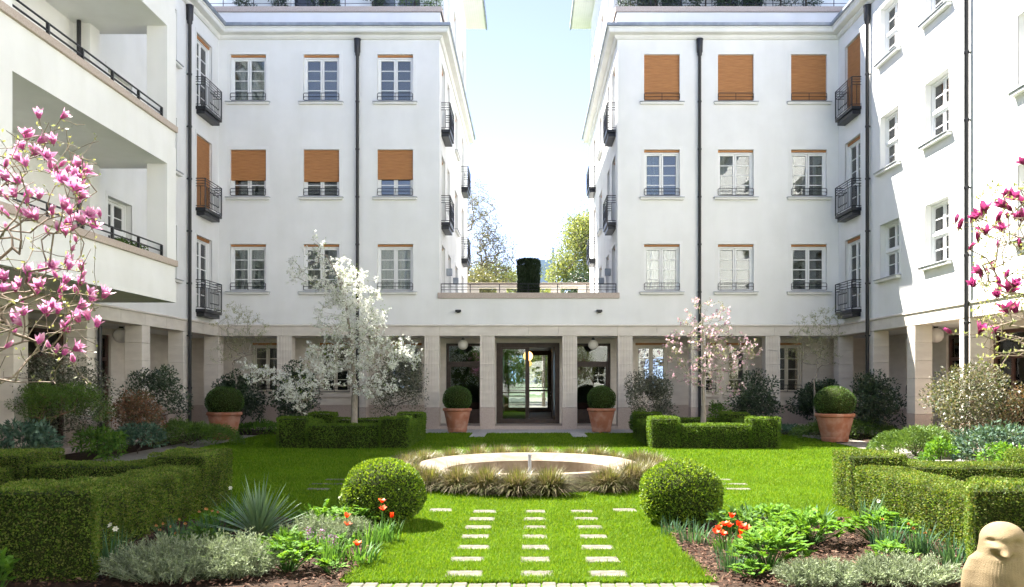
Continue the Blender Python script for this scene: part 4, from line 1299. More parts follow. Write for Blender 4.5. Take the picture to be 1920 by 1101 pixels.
# ------------------------------------------------------------------ hedges
def hedge_mesh(poly, z1, leaf, dens, mat, lump=0.012, z0=0.0):
    """clipped box: dark twiggy core, leaves over every outer face"""
    poly = [np.array(p, float) for p in poly]; n = len(poly)
    A = sum(poly[i][0] * poly[(i + 1) % n][1] - poly[(i + 1) % n][0] * poly[i][1] for i in range(n))
    if A < 0: poly = poly[::-1]
    c = sum(poly) / n
    core = []
    for i in range(n):            # every side moved in by the same amount
        a, p, b = poly[i - 1], poly[i], poly[(i + 1) % n]
        e0, e1 = unit(p - a), unit(b - p)
        n0, n1 = np.array((-e0[1], e0[0])), np.array((-e1[1], e1[0]))
        core.append(tuple(p + (n0 + n1) / (1 + n0 @ n1) * 0.05))
    mb = MB(); mb.prism(core, z0, z1 - 0.045)
    V = np.array(mb.v)
    chunks = []
    for f in mb.f:
        chunks.append((V[list(f)], np.arange(len(f))[None, :], 0))
    Ps, Ns = [], []
    ph = R.uniform(0, 6, 4)
    def lumpf(P):
        return lump * (np.sin(P[:, 0] * 7 + ph[0]) * np.sin(P[:, 2] * 9 + ph[1]) + np.sin(P[:, 1] * 8 + ph[2] + P[:, 0] * 3) * 0.8 + 0.6 * np.sin(P[:, 0] * 19 + P[:, 1] * 17 + ph[3]))
    for i in range(n):
        a, b = poly[i], poly[(i + 1) % n]
        L = np.linalg.norm(b - a); k = int(L * (z1 - z0) * dens)
        t, z = R.uniform(0, 1, k), z0 + (z1 - z0) * R.uniform(0, 1, k) ** 0.9
        nn = np.array(((b - a)[1], -(b - a)[0], 0)) / L
        P = np.stack([a[0] + (b - a)[0] * t, a[1] + (b - a)[1] * t, z], 1)
        e = np.minimum(t, 1 - t) * L; ez = z1 - z
        rd = 0.035
        inset = np.where(e < rd, rd - e, 0) * 0.5 + np.where(ez < rd, rd - ez, 0) * 0.5
        under = np.where(z - z0 < 0.08, (0.08 - (z - z0)) * 0.3, 0)
        P += nn * (np.maximum(lumpf(P) - 0.030 * R.uniform(0, 1, k) ** 2, -0.034) - inset - under + 0.005)[:, None]
        Ps.append(P); Ns.append(np.tile(nn, (k, 1)))
    mn, mx = np.min(poly, 0), np.max(poly, 0)
    k = int((mx - mn).prod() * dens)
    Q = mn + (mx - mn) * R.uniform(0, 1, (k, 2))
    ins = np.ones(k, bool); de = np.full(k, 9.0)
    for i in range(n):
        a, b = poly[i], poly[(i + 1) % n]
        cr = ((b - a)[0] * (Q[:, 1] - a[1]) - (b - a)[1] * (Q[:, 0] - a[0])) / np.linalg.norm(b - a)
        ins &= cr > 0; de = np.minimum(de, cr)
    Q, de = Q[ins], de[ins]
    P = np.column_stack([Q, np.full(len(Q), z1)])
    P[:, 2] += np.maximum(lumpf(P) - 0.025 * R.uniform(0, 1, len(P)) ** 2, -0.03) - np.where(de < 0.035, (0.035 - de) * 0.6, 0)
    Ps.append(P); Ns.append(np.tile((0, 0, 1.0), (len(P), 1)))
    P, N = np.concatenate(Ps), np.concatenate(Ns)
    ax = unit(N * 0.8 + rdir(len(P)) * 0.9 + np.array((0, 0, 0.25)))
    chunks.append(leaf_chunk(P, leaf, leaf * 0.62, 1, N=N, nb=0.35, A=ax, ab=0.75, fold=0.1, jit=0.35))
    return np_mesh('hedge', chunks, [M['core'], mat])

HEDGES = []
def enclosure(s, x0, x1, y0, y1, b, by, nb, zb, zw, inset, t, leaf, dens, mat, label, slant=0.0, xn=None, zn=None, rear=None):
    """four raised corner blocks joined by four lower walls"""
    cx, cy = s * (x0 + x1) / 2, (y0 + y1) / 2
    root = thing('boxwood_hedge', label, 'hedge', (cx, cy, 0), 0, 'clipped boxwood enclosures')
    X = lambda a: s * a
    def add(name, poly, z):
        wpart(name, hedge_mesh(poly, z, leaf, dens, mat), root)
        HEDGES.append(poly)
    sl = slant; xn = x0 if xn is None else xn
    nd = 0.7 if xn != x0 else b
    add('corner_block', [(X(xn), y0), (X(xn + nb), y0), (X(xn + nb), y0 + nd), (X(xn + sl), y0 + nd)], zn or zb)
    add('corner_block', [(X(x1 - b), y0), (X(x1), y0), (X(x1), y0 + nd), (X(x1 - b), y0 + nd)], zn or zb)
    add('corner_block', [(X(x0), y1 - by), (X(x0 + b), y1 - by), (X(x0 + b), y1), (X(x0), y1)], zb)
    add('corner_block', [(X(x1 - b), y1 - by), (X(x1), y1 - by), (X(x1), y1), (X(x1 - b), y1)], zb)
    i = inset
    add('low_hedge', [(X(xn + sl + i), y0 + nd), (X(x0 + i + t), y0 + nd), (X(x0 + i + t), y1 - by), (X(x0 + i), y1 - by)], zw)
    add('low_hedge', [(X(x1 - i - t), y0 + nd), (X(x1 - i), y0 + nd), (X(x1 - i), y1 - by), (X(x1 - i - t), y1 - by)], zw)
    add('low_hedge', [(X(xn + nb), y0 + i), (X(x1 - b), y0 + i), (X(x1 - b), y0 + i + t), (X(xn + nb), y0 + i + t)], zw)
    r0, r1 = rear or (y1 - i - t, y1 - i)
    add('low_hedge', [(X(x0 + b), r0), (X(x1 - b), r0), (X(x1 - b), r1), (X(x0 + b), r1)], zw)
    return root
enclosure(-1, 3.92, 6.83, 6.60, 11.1, 0.68, 0.97, 1.0, 0.71, 0.57, 0.05, 0.56, 0.022, 6500, M['box_leaf'], 'large clipped boxwood enclosure in the left foreground with raised corners', slant=0.36, xn=3.40, zn=0.75, rear=(10.3, 10.85))
enclosure(1, 3.92, 6.83, 6.85, 10.8, 0.68, 0.65, 1.0, 0.71, 0.57, 0.03, 0.56, 0.022, 6500, M['box_leaf'], 'large clipped boxwood enclosure in the right foreground behind the stone bird', slant=0.36, xn=3.60, zn=0.74, rear=(10.2, 10.75))
enclosure(-1, 2.80, 5.86, 19.45, 22.8, 0.68, 0.68, 0.68, 0.73, 0.57, 0.015, 0.45, 0.036, 2600, M['box_leaf_dark'], 'clipped boxwood enclosure around the white pear tree trunk')
enclosure(1, 2.85, 5.84, 19.45, 22.8, 0.66, 0.66, 0.66, 0.73, 0.57, 0.015, 0.45, 0.036, 2600, M['box_leaf_dark'], 'clipped boxwood enclosure around the small pink magnolia trunk')

def ball_mesh(r, rz, zc, leaf, n, mat, lump=0.02):
    d = rdir(n)
    ph = R.uniform(0, 6, 3)
    lf = 1 + lump * (np.sin(d[:, 0] * 6 + ph[0]) * np.sin(d[:, 1] * 5 + ph[1]) + np.sin(d[:, 2] * 7 + ph[2]))
    sc = np.array((r, r, rz))
    # flatten the foot a little
    P = d * sc * (lf - 0.05 * R.uniform(0, 1, n) ** 2)[:, None] + np.array((0, 0, zc))
    N = unit(d / sc)
    k = P[:, 2] > 0.0
    P, N = P[k], N[k]
    ax = unit(N * 0.9 + rdir(len(P)) * 0.8 + np.array((0, 0, 0.2)))
    ch = leaf_chunk(P, leaf, leaf * 0.62, 1, N=N, nb=0.3, A=ax, ab=0.75, jit=0.35)
    mb = MB()
    q = [(0.0001, zc - rz * 0.93)] + [(r * 0.93 * math.sin(PI * t / 14), zc - rz * 0.93 * math.cos(PI * t / 14)) for t in range(1, 14)] + [(0.0001, zc + rz * 0.93)]
    mb.lathe(q, (0, 0), 24)
    V = np.array(mb.v); F = np.array(mb.f)
    return np_mesh('foliage', [(V, F, 0), ch], [M['core'], mat])

def ball(x, y, z, r, rz, leaf, n, mat, label, group, lump=0.02, sunk=0.97):
    t = thing('topiary_ball', label, 'topiary', (x, y, z), R.uniform(0, 6), group)
    part('foliage', ball_mesh(r, rz, rz * sunk, leaf, n, mat, lump), t)
    mb = MB(); mb.tube([(0, 0, -0.02), (0, 0, rz)], 0.03, 6); part('stem', mb.mesh('stem', M['darkbark']), t)
    return t
ball(-1.62, 9.35, 0, 0.455, 0.385, 0.027, 11500, M['ball_leaf'], 'clipped round box ball on the lawn beside the orange tulips on the left', 'box balls on the lawn', sunk=0.90)
ball(1.70, 9.35, 0, 0.455, 0.385, 0.027, 11500, M['ball_leaf'], 'clipped round box ball on the lawn behind the red tulips on the right', 'box balls on the lawn', sunk=0.90)

def pot(x, y, r, h, label, blabel, br, bh, mat, z=0.012):
    t = thing('terracotta_pot', label, 'pot', (x, y, z), R.uniform(0, 6), 'terracotta pots with box balls')
    rb = r * 0.66
    mb = MB()
    mb.lathe([(0.001, 0.0), (rb * 0.98, 0.0), (rb, 0.02), (rb * 1.02, h * 0.10), (rb * 1.035, h * 0.115), (rb * 1.035, h * 0.145), (rb * 1.025, h * 0.155), (r * 0.90, h * 0.80), (r * 0.91, h * 0.86)], (0, 0), 40)
    part('pot_body', mb.mesh('pot_body', M['terracotta'], smooth=30), t)
    mb = MB()
    mb.lathe([(r * 0.905, h * 0.86), (r * 0.98, h * 0.885), (r, h * 0.915), (r, h * 0.965), (r * 0.98, h * 0.995), (r * 0.93, h), (r * 0.90, h * 0.98), (r * 0.88, h * 0.88)], (0, 0), 40)
    part('pot_rim', mb.mesh('pot_rim', M['terracotta'], smooth=30), t)
    mb = MB(); mb.lathe([(0.001, h * 0.93), (r * 0.89, h * 0.92)], (0, 0), 24); part('potting_soil', mb.mesh('potting_soil', M['soil']), t)
    for k in range(3):
        a = 2 * PI * k / 3; mb = MB(); mb.box(-0.05, 0.05, -0.04, 0.04, -0.025, 0.0)
        part('pot_foot', mb.mesh('pot_foot', M['terracotta']), t, (rb * 0.8 * math.cos(a), rb * 0.8 * math.sin(a), 0), a)
    ball(x, y, z + h * 0.84, br, bh, 0.03, 5200, mat, blabel, 'box balls in terracotta pots', lump=0.012, sunk=0.97)
M['potball'] = leafmat('potted_boxwood_leaf', [(0.03, 0.07, 0.012), (0.05, 0.105, 0.016), (0.085, 0.15, 0.025)], trans=0.22, patch=0.15, pscale=4)
pot(-2.17, 25.5, 0.44, 0.71, 'terracotta pot left of the entrance doors', 'clipped box ball in the pot left of the entrance doors', 0.43, 0.40, M['potball'], 0.045)
pot(2.22, 25.5, 0.44, 0.71, 'terracotta pot right of the entrance doors', 'clipped box ball in the pot right of the entrance doors', 0.43, 0.40, M['potball'], 0.045)
pot(-8.17, 22.5, 0.46, 0.72, 'terracotta pot with chipped pale patch standing near the left arcade', 'clipped box ball in the pot near the left arcade', 0.49, 0.40, M['potball'], 0.035)
pot(7.9, 21.6, 0.50, 0.72, 'sunlit terracotta pot standing near the right arcade', 'clipped box ball in the sunlit pot near the right arcade', 0.51, 0.41, M['potball'], 0.035)
# ------------------------------------------------------------------ lawn grass (one uncountable mass)
def grass_patch():
    chunks = []
    bands = [(6.66, 8.5, 15000, 0.040, 0.0060), (8.5, 11, 9500, 0.042, 0.0075), (11, 15, 4800, 0.045, 0.011), (15, 20, 2600, 0.05, 0.017), (20, 25.25, 1300, 0.055, 0.026)]
    for (y0, y1, dens, h, w) in bands:
        xm = min(7.75, 0.64 * y1)
        n = int(2 * xm * (y1 - y0) * dens)
        x = R.uniform(-xm, xm, n); y = R.uniform(y0, y1, n)
        k = np.abs(x) < 0.63 * y + 0.2
        k &= ~in_bed(x, y)
        k &= (x ** 2 + (y - PC[1]) ** 2) > (PR + 0.05) ** 2
        k &= ~((y > 25.15) & (np.abs(x) < 3.4))
        for (sx, sy, sw, sd) in STONES:
            ov = 0.05 if abs(sx - 0.075) < 0.03 else 0.022      # the middle row is the most overgrown
            k &= ~((np.abs(x - sx) < sw / 2 - ov * R.uniform(0, 1, n)) & (np.abs(y - sy) < sd / 2 - ov * R.uniform(0.2, 1.1, n)))
        for s in (-1, 1):
            k &= ~((np.abs(s * x - 1.46) < 0.23) & (y > 23.4) & (y < 25.3))
        x, y = x[k], y[k]; n = len(x)
        lush = 1 + 0.25 * np.sin(x * 2.1 + np.sin(y * 1.7)) * np.cos(y * 1.3)
        P = np.stack([x, y, np.zeros(n)], 1)
        chunks.append(blade_chunk(P, h * lush * R.uniform(0.6, 1.25, n), w * R.uniform(0.7, 1.3, n), R.uniform(0.1, 0.9, n), segs=2 if y0 < 11 else 1))
    # longer ragged grass along the stones, the bed edges and the hedges
    m = 9000
    q = R.integers(0, len(STONES), m); S = np.array(STONES)[q]
    e = R.integers(0, 4, m); t = R.uniform(-0.5, 0.5, m); o_ = R.uniform(-0.01, 0.05, m)
    x = np.where(e < 2, S[:, 0] + t * S[:, 2], S[:, 0] + np.where(e == 2, 1, -1) * (S[:, 2] / 2 + o_))
    y = np.where(e < 2, S[:, 1] + np.where(e == 0, 1, -1) * (S[:, 3] / 2 + o_), S[:, 1] + t * S[:, 3])
    chunks.append(blade_chunk(np.stack([x, y, np.zeros(m)], 1), R.uniform(0.03, 0.07, m), 0.006, R.uniform(0.2, 1.1, m), segs=2))
    m = 3500
    y = R.uniform(6.7, 9.5, m); x = np.where(R.uniform(0, 1, m) < 0.5, -1, 1) * (1.43 + 0.03 * np.sin(y * 3) + R.normal(0, 0.025, m))
    chunks.append(blade_chunk(np.stack([x, y, np.zeros(m)], 1), R.uniform(0.035, 0.085, m), 0.006, R.uniform(0.2, 1.0, m), segs=2))
    m = 2500
    x = R.uniform(-1.5, 1.5, m); y = 6.67 + R.uniform(-0.03, 0.03, m)
    chunks.append(blade_chunk(np.stack([x, y, np.zeros(m)], 1), R.uniform(0.03, 0.075, m), 0.006, R.uniform(0.2, 1.0, m), segs=2))
    o = bpy.data.objects.new('lawn_grass', np_mesh('lawn_grass', chunks, M['grass']))
    link(o); tag(o, 'short bright green mown grass covering the courtyard lawn', 'grass', kind='stuff')
grass_patch()

# bark mulch on the front beds
def mulch():
    n = 15000
    s = np.where(R.uniform(0, 1, n) < 0.42, -1, 1)
    y = R.uniform(6.4, 9.5, n); x = s * R.uniform(1.43, 5.2, n)
    P = np.stack([x, y, 0.035 + R.uniform(0, 0.03, n)], 1)
    A = rdir(n); A[:, 2] *= 0.25
    ch = leaf_chunk(P, 0.042, 0.015, 0, N=np.tile((0, 0, 1.0), (n, 1)), nb=0.65, A=unit(A), ab=0.95, fold=0.3, jit=0.6)
    o = bpy.data.objects.new('bark_mulch', np_mesh('bark_mulch', [ch], M['mulch']))
    link(o); tag(o, 'reddish brown bark mulch strewn over the front flower beds', 'mulch', kind='stuff')
mulch()

# ------------------------------------------------------------------ shrubs
def clump_points(c, rad, K, n, cr=(0.28, 0.45), shell=0.55, low=0.0, seed_dirs=None):
    """clump centres scattered through an ellipsoid; leaf points on and in the clumps"""
    c = np.array(c, float); rad = np.array(rad, float)
    d = rdir(K); d[:, 2] = np.where(d[:, 2] < -0.6, -d[:, 2], d[:, 2])
    rr = R.uniform(0.25, 0.86, K) ** 0.6
    cc = c + d * rad * rr[:, None]
    m = float(np.mean(rad))
    cs = R.uniform(cr[0], cr[1], K) * m
    idx = R.choice(K, n, p=cs ** 2 / np.sum(cs ** 2))
    dd = rdir(n)
    rr = np.where(R.uniform(0, 1, n) < shell, R.uniform(0.8, 1.05, n), R.uniform(0, 1, n) ** 0.5)
    sq = np.array((1, 1, max(0.6, rad[2] / m * 0.9)))
    P = cc[idx] + dd * cs[idx][:, None] * rr[:, None] * sq
    N = unit(dd + unit((P - c) / rad) * 0.6)
    k = P[:, 2] > low
    return P[k], N[k], cc

def shrub(name, label, cat, px, py_top, w, Y, leaf, n, mat, K=26, bark='darkbark', depth=None, base=0.0, asp=0.55, extra=None, cr=(0.26, 0.42), group=None, X=None, low=0.03, bottom=None, droop=0.0):
    cx = (px - PX) * Y / FP if X is None else X
    top = EYE - (py_top - PY) * Y / FP
    bot = base if bottom is None else bottom
    t = thing(name, label, cat, (cx, Y, 0), 0, group)
    rz = (top - bot) / 2; rx = w / 2; ry = (depth or w) / 2
    P, N, cc = clump_points((0, 0, bot + rz), (rx, ry, rz), K, n, cr=cr, low=low)
    ch = [leaf_chunk(P, leaf, leaf * asp, 0, N=N, nb=0.35, A=N, ab=0.5, jit=0.4, droop=droop)]
    mats = [mat]
    part('foliage', np_mesh('foliage', ch, mats), t)
    Pk, par, rad, tips = grow([np.array((0, 0, -0.02)), np.array((0.01, 0, 0.1))], np.concatenate([cc, P[R.choice(len(P), min(90, len(P)), replace=False)] * np.array((0.9, 0.9, 0.97))]), step=0.12, rtip=0.003, power=0.45, jit=0.15, up=0.0)
    part('stem', np_mesh('stem', skel_chunks(Pk, par, rad), M[bark]), t)
    if extra: extra(t, P, N)
    return t

def mound(name, label, cat, x, y, rx, ry, h, leaf, n, mat, asp=0.3, group=None, lump=0.18, up=0.35):
    """low spreading plant: sprays over a lumpy dome"""
    t = thing(name, label, cat, (x, y, 0), 0, group)
    a = R.uniform(0, 2 * PI, n); r = np.sqrt(R.uniform(0, 1, n))
    ph = R.uniform(0, 6, 4)
    X, Yy = r * np.cos(a), r * np.sin(a)
    edge = 1 + 0.12 * np.sin(a * 3 + ph[0]) + 0.07 * np.sin(a * 7 + ph[1])
    Z = h * np.sqrt(np.clip(1 - r ** 2, 0, 1)) * (1 - lump + lump * np.sin(X * rx * 5 + ph[2]) * np.sin(Yy * ry * 6 + ph[3]) + R.normal(0, 0.05, n))
    lay = R.uniform(0, 1, n) ** 2 * 0.3
    P = np.stack([X * rx * edge, Yy * ry * edge, np.maximum(Z * (1 - lay), 0.01)], 1)
    N = unit(np.stack([X / rx * h * 1.2, Yy / ry * h * 1.2, np.full(n, 0.6)], 1))
    A = unit(np.stack([X, Yy, np.full(n, up)], 1) + rdir(n) * 0.5)
    part('foliage', np_mesh('foliage', [leaf_chunk(P, leaf, leaf * asp, 0, N=N, nb=0.5, A=A, ab=0.7, jit=0.4)], mat), t)
    mb = MB()
    for k in range(7):
        an = R.uniform(0, 6.28); q = R.uniform(0.3, 0.8)
        mb.tube([(0, 0, 0.0), (q * rx * 0.5 * math.cos(an), q * ry * 0.5 * math.sin(an), h * 0.45), (q * rx * math.cos(an), q * ry * math.sin(an), h * 0.55 * (1 - q * 0.4))], [0.014, 0.01, 0.004], 5)
    part('stem', mb.mesh('stem', M['darkbark']), t)
    return t

# beds by the left arcade
shrub('holly_shrub', 'large dark shrub with small leaves under the left magnolia branches', 'shrub', 98, 660, 2.5, 17.0, 0.055, 7000, M['osman'], K=44, depth=1.6)
shrub('maple_shrub', 'feathery green shrub on reddish forked trunks by the left path', 'shrub', 112, 712, 1.9, 16.2, 0.05, 9000, M['yewgreen'], K=40, bark='redbark', asp=0.3, depth=1.3, bottom=0.55, cr=(0.2, 0.34), low=0.3)
shrub('aucuba_shrub', 'low blue green leafy shrub at the left edge of the picture', 'shrub', 40, 795, 1.5, 15.2, 0.11, 1500, M['bluegreen'], K=18, depth=1.2, asp=0.4)
shrub('pieris_shrub', 'dark layered shrub in front of the left arcade pillars', 'shrub', 286, 676, 1.5, 20.4, 0.07, 3600, M['holly'], K=30, asp=0.5, cr=(0.18, 0.32))
shrub('reddish_shrub', 'shrub with reddish brown young leaves before the left arcade door', 'shrub', 262, 738, 1.35, 19.0, 0.06, 3400, M['redshrub'], K=26)
mound('yew_mound', 'dark green spreading yew mound beside the left terracotta pot', 'shrub', -8.35, 20.6, 1.15, 0.75, 0.66, 0.07, 9000, M['yewgreen'], asp=0.28)
for (px, top, w, Y, mt, lab) in ((195, 806, 1.3, 16.9, 'midleaf', 'low leafy plant with broad green leaves beside the left path'),
                                (258, 800, 1.2, 18.2, 'bluegreen', 'low dark leafy plant between the yew mound and the reddish shrub'),
                                (25, 838, 1.2, 13.8, 'holly', 'low dark plant behind the left foreground hedge')):
    shrub('leafy_plant', lab, 'plant', px, top, w, Y, 0.085, 1500, M[mt], K=20, asp=0.42)
# along the facade, left
shrub('camellia_shrub', 'dark spreading shrub behind the left terracotta pot under the bare tree', 'shrub', 446, 694, 2.0, 25.5, 0.085, 4200, M['holly'], K=34, depth=1.1, cr=(0.18, 0.32))
shrub('camellia_shrub', 'dark upright shrub behind the white blossom branch', 'shrub', 560, 690, 1.55, 25.5, 0.085, 4200, M['holly'], K=30, depth=1.2)
shrub('osmanthus_shrub', 'tall grey green shrub with pale flowers left of the entrance columns', 'shrub', 748, 646, 1.6, 25.4, 0.06, 7500, M['osman'], K=38, depth=1.2)
mound('ground_cover', 'low dark leafy ground cover between the left pot and the hedge', 'ground cover', -8.1, 24.6, 1.1, 0.5, 0.42, 0.09, 1800, M['midleaf'], asp=0.4)
mound('ground_cover', 'low dark ground cover behind the left enclosure against the granite base', 'ground cover', -5.4, 25.2, 1.7, 0.5, 0.36, 0.08, 2200, M['midleaf'], asp=0.4)
# along the facade, right
shrub('osmanthus_shrub', 'bushy grey green shrub with whitish flowers right of the entrance columns', 'shrub', 1220, 688, 1.45, 25.2, 0.06, 7500, M['osman'], K=36, depth=1.2)
shrub('camellia_shrub', 'dark green shrub right of the pink magnolia tree', 'shrub', 1420, 694, 1.35, 25.4, 0.08, 4200, M['holly'], K=28, depth=1.1)
shrub('camellia_shrub', 'dark wide shrub behind the right terracotta pot under the bare tree', 'shrub', 1540, 708, 1.9, 25.6, 0.085, 4200, M['holly'], K=32, depth=1.1, cr=(0.18, 0.32))
shrub('camellia_shrub', 'dark rounded shrub right of the sunlit terracotta pot', 'shrub', 1648, 702, 1.4, 23.0, 0.075, 5200, M['holly'], K=34)
shrub('leafy_plant', 'small open green plant behind the pink magnolia trunk', 'plant', 1348, 752, 0.95, 25.3, 0.075, 1000, M['midleaf'], K=18)
mound('yew_mound', 'low soft green yew mound behind the sunlit terracotta pot', 'shrub', 8.75, 23.0, 1.5, 0.8, 0.62, 0.07, 9000, M['yewgreen'], asp=0.28)
mound('yew_mound', 'low green yew mound behind the right boxwood enclosure', 'shrub', 4.6, 24.9, 1.5, 0.7, 0.55, 0.075, 6000, M['yewgreen'], asp=0.28)
mound('ground_cover', 'low grey green ground cover between the dark shrub and the sunlit pot', 'ground cover', 7.0, 24.4, 1.0, 0.6, 0.42, 0.09, 1800, M['bluegreen'], asp=0.4)
shrub('leafy_plant', 'green bush squeezed between the entrance column and the right enclosure', 'plant', 1196, 766, 0.6, 24.0, 0.07, 1500, M['yewgreen'], K=14)
# right beds
shrub('variegated_shrub', 'large bushy shrub with pinkish cream leaves at the right arcade', 'shrub', 1822, 682, 1.95, 18.2, 0.06, 8500, M['varieg'], K=44, bark='redbark', depth=1.5)
shrub('leafy_plant', 'tall thin green shrub at the right edge behind the variegated shrub', 'plant', 1908, 716, 1.0, 17.6, 0.06, 1800, M['pieris'], K=22)
mound('juniper', 'sunlit spreading juniper beside the right path', 'shrub', 8.15, 17.6, 0.98, 0.75, 0.68, 0.06, 15000, M['juniper'], asp=0.3, up=0.6)
shrub('aucuba_shrub', 'low shrub with glossy blue green leaves right of the juniper', 'shrub', 1868, 796, 1.7, 16.0, 0.10, 2300, M['bluegreen'], K=26, depth=1.2, asp=0.36)
shrub('leafy_plant', 'low yellowish green plant at the foot of the juniper', 'plant', 1762, 822, 0.8, 16.3, 0.07, 900, M['lovage'], K=14)
shrub('leafy_plant', 'low green plant behind the right foreground hedge at the picture edge', 'plant', 1895, 832, 0.9, 14.9, 0.07, 1100, M['lovage'], K=14)

# ------------------------------------------------------------------ sedge tufts round the pool
def tuft(x, y, r, h, label):
    n = 1250
    t = thing('sedge_tuft', label, 'ornamental grass', (x, y, 0), R.uniform(0, 6), 'straw coloured sedge tufts around the pool')
    a = R.uniform(0, 2 * PI, n); q = R.uniform(0, 0.14, n)
    P = np.stack([q * np.cos(a), q * np.sin(a), np.full(n, 0.0)], 1)
    lean = R.uniform(0.15, 1.45, n)
    ch = blade_chunk(P, h * R.uniform(0.75, 1.3, n), 0.014, lean, curl=0.40, segs=4, A=a + R.normal(0, 0.35, n))
    g = blade_chunk(P[:330] * 0.8, h * R.uniform(0.7, 1.1, 330), 0.013, R.uniform(0.05, 0.75, 330), curl=0.3, segs=3, m=1)
    part('blades', np_mesh('blades', [ch, g], [M['tuft'], M['tuftgreen']]), t)
    return t
M['tuftgreen'] = leafmat('green_sedge_blade', [(0.10, 0.14, 0.02), (0.17, 0.20, 0.035), (0.26, 0.25, 0.07)], trans=0.3, patch=0.1)
ORD = ['first', 'second', 'third', 'fourth', 'fifth', 'sixth', 'seventh', 'eighth', 'ninth', 'tenth', 'eleventh', 'twelfth']
TL = [(-PI / 2 + 2 * PI * (k - 0.35) / 29, 2.14 + R.uniform(-0.09, 0.09)) for k in range(29) if k != 2]
groups = {'before': [], 'behind': [], 'left': [], 'right': []}
for a, r in TL:
    f = math.sin(a)
    key = 'before' if f < -0.45 else 'behind' if f > 0.45 else 'left' if math.cos(a) < 0 else 'right'
    groups[key].append((r * math.cos(a), PC[1] + r * math.sin(a), f))
for key, L in groups.items():
    L.sort(key=(lambda p: p[0]) if key in ('before', 'behind') else (lambda p: p[1]))
    for i, (x, y, f) in enumerate(L):
        if key in ('before', 'behind'): lab = f'straw brown sedge tuft {key} the pool, {ORD[i]} from the left of that row'
        else: lab = f'straw brown sedge tuft at the {key} end of the pool, {ORD[i]} from the front there'
        big = key == 'before'
        tuft(x, y, 0.4, R.uniform(0.37, 0.46) if big else R.uniform(0.33, 0.41), lab)

def strap_clump(name, label, cat, x, y, n, h, w, mat, lean=(0.1, 0.9), spread=0.08, group=None, flowers=None, segs=4):
    t = thing(name, label, cat, (x, y, 0.03), R.uniform(0, 6), group)
    a = R.uniform(0, 2 * PI, n); q = spread * np.sqrt(R.uniform(0, 1, n))
    P = np.stack([q * np.cos(a), q * np.sin(a), np.zeros(n)], 1)
    ch = blade_chunk(P, h * R.uniform(0.65, 1.15, n), w * R.uniform(0.8, 1.2, n), R.uniform(lean[0], lean[1], n), curl=0.3, segs=segs, A=a + R.normal(0, 0.5, n))
    part('leaves', np_mesh('leaves', [ch], mat), t)
    if flowers: flowers(t)
    return t

# ------------------------------------------------------------------ flower parts
def petal_chunk(n, L, W, open_, cup=0.5, m=0, twist=0.0, seg=3, a0=0.0):
    """n petals round the z axis; open_ 0 closed .. 1 flat"""
    Vs, Fs, Ts = [], [], []
    for i in range(n):
        a = a0 + 2 * PI * i / n + R.uniform(-0.15, 0.15)
        o = np.clip(open_ + R.uniform(-0.12, 0.12), 0.02, 1.3)
        d = np.array((math.cos(a), math.sin(a), 0)); s = np.array((-math.sin(a), math.cos(a), 0)); up = np.array((0, 0, 1.0))
        l = L * R.uniform(0.88, 1.1)
        rows = []
        p = d * 0.12 * W; th = o * 0.5
        for k in range(seg + 1):
            t = k / seg
            wd = W * math.sin(PI * (0.16 + 0.80 * t)) ** 0.8 * 0.5 if k < seg else W * 0.06
            bow = d * (-abs(cup) * wd * 0.35)
            rows.append((p + s * wd + bow, p - d * 0.0, p - s * wd + bow))
            Ts += [t, t, t]
            th = o * (0.55 + 0.65 * math.sin(t * PI * 0.9))
            p = p + (d * math.sin(th) + up * math.cos(th)) * (l / seg)
        b = len(Vs)
        for r in rows: Vs += list(r)
        for k in range(seg):
            q = b + 3 * k
            Fs += [[q, q + 1, q + 4, q + 3], [q + 1, q + 2, q + 5, q + 4]]
    return (np.array(Vs), np.array(Fs), m, np.array(Ts))

def magnolia_flower(kind, mat):
    ch = []
    if kind == 0:
        ch.append(petal_chunk(5, 0.075, 0.034, 0.10, cup=0.9))
    elif kind == 1:
        ch.append(petal_chunk(4, 0.092, 0.044, 0.28, cup=0.8)); ch.append(petal_chunk(4, 0.095, 0.046, 0.62, cup=0.6, a0=0.7))
    elif kind == 2:
        ch.append(petal_chunk(4, 0.09, 0.042, 0.35, cup=0.8)); ch.append(petal_chunk(5, 0.105, 0.046, 0.95, cup=0.4, a0=0.5))
    else:
        ch.append(petal_chunk(3, 0.085, 0.04, 0.22, cup=0.9)); ch.append(petal_chunk(5, 0.10, 0.044, 0.55, cup=0.6, a0=0.5))
    g = tubes_chunk(np.array([[0, 0, -0.02]]), np.array([[0, 0, 0.012]]), np.array([0.004]), np.array([0.008]), 5, 1)
    return np_mesh('flower', ch + [(g[0], g[1], 1, np.zeros(len(g[0])))], [mat, M['bark']])

def orient(o, d):
    o.rotation_mode = 'QUATERNION'
    o.rotation_quaternion = Vector(d).to_track_quat('Z', 'Y')

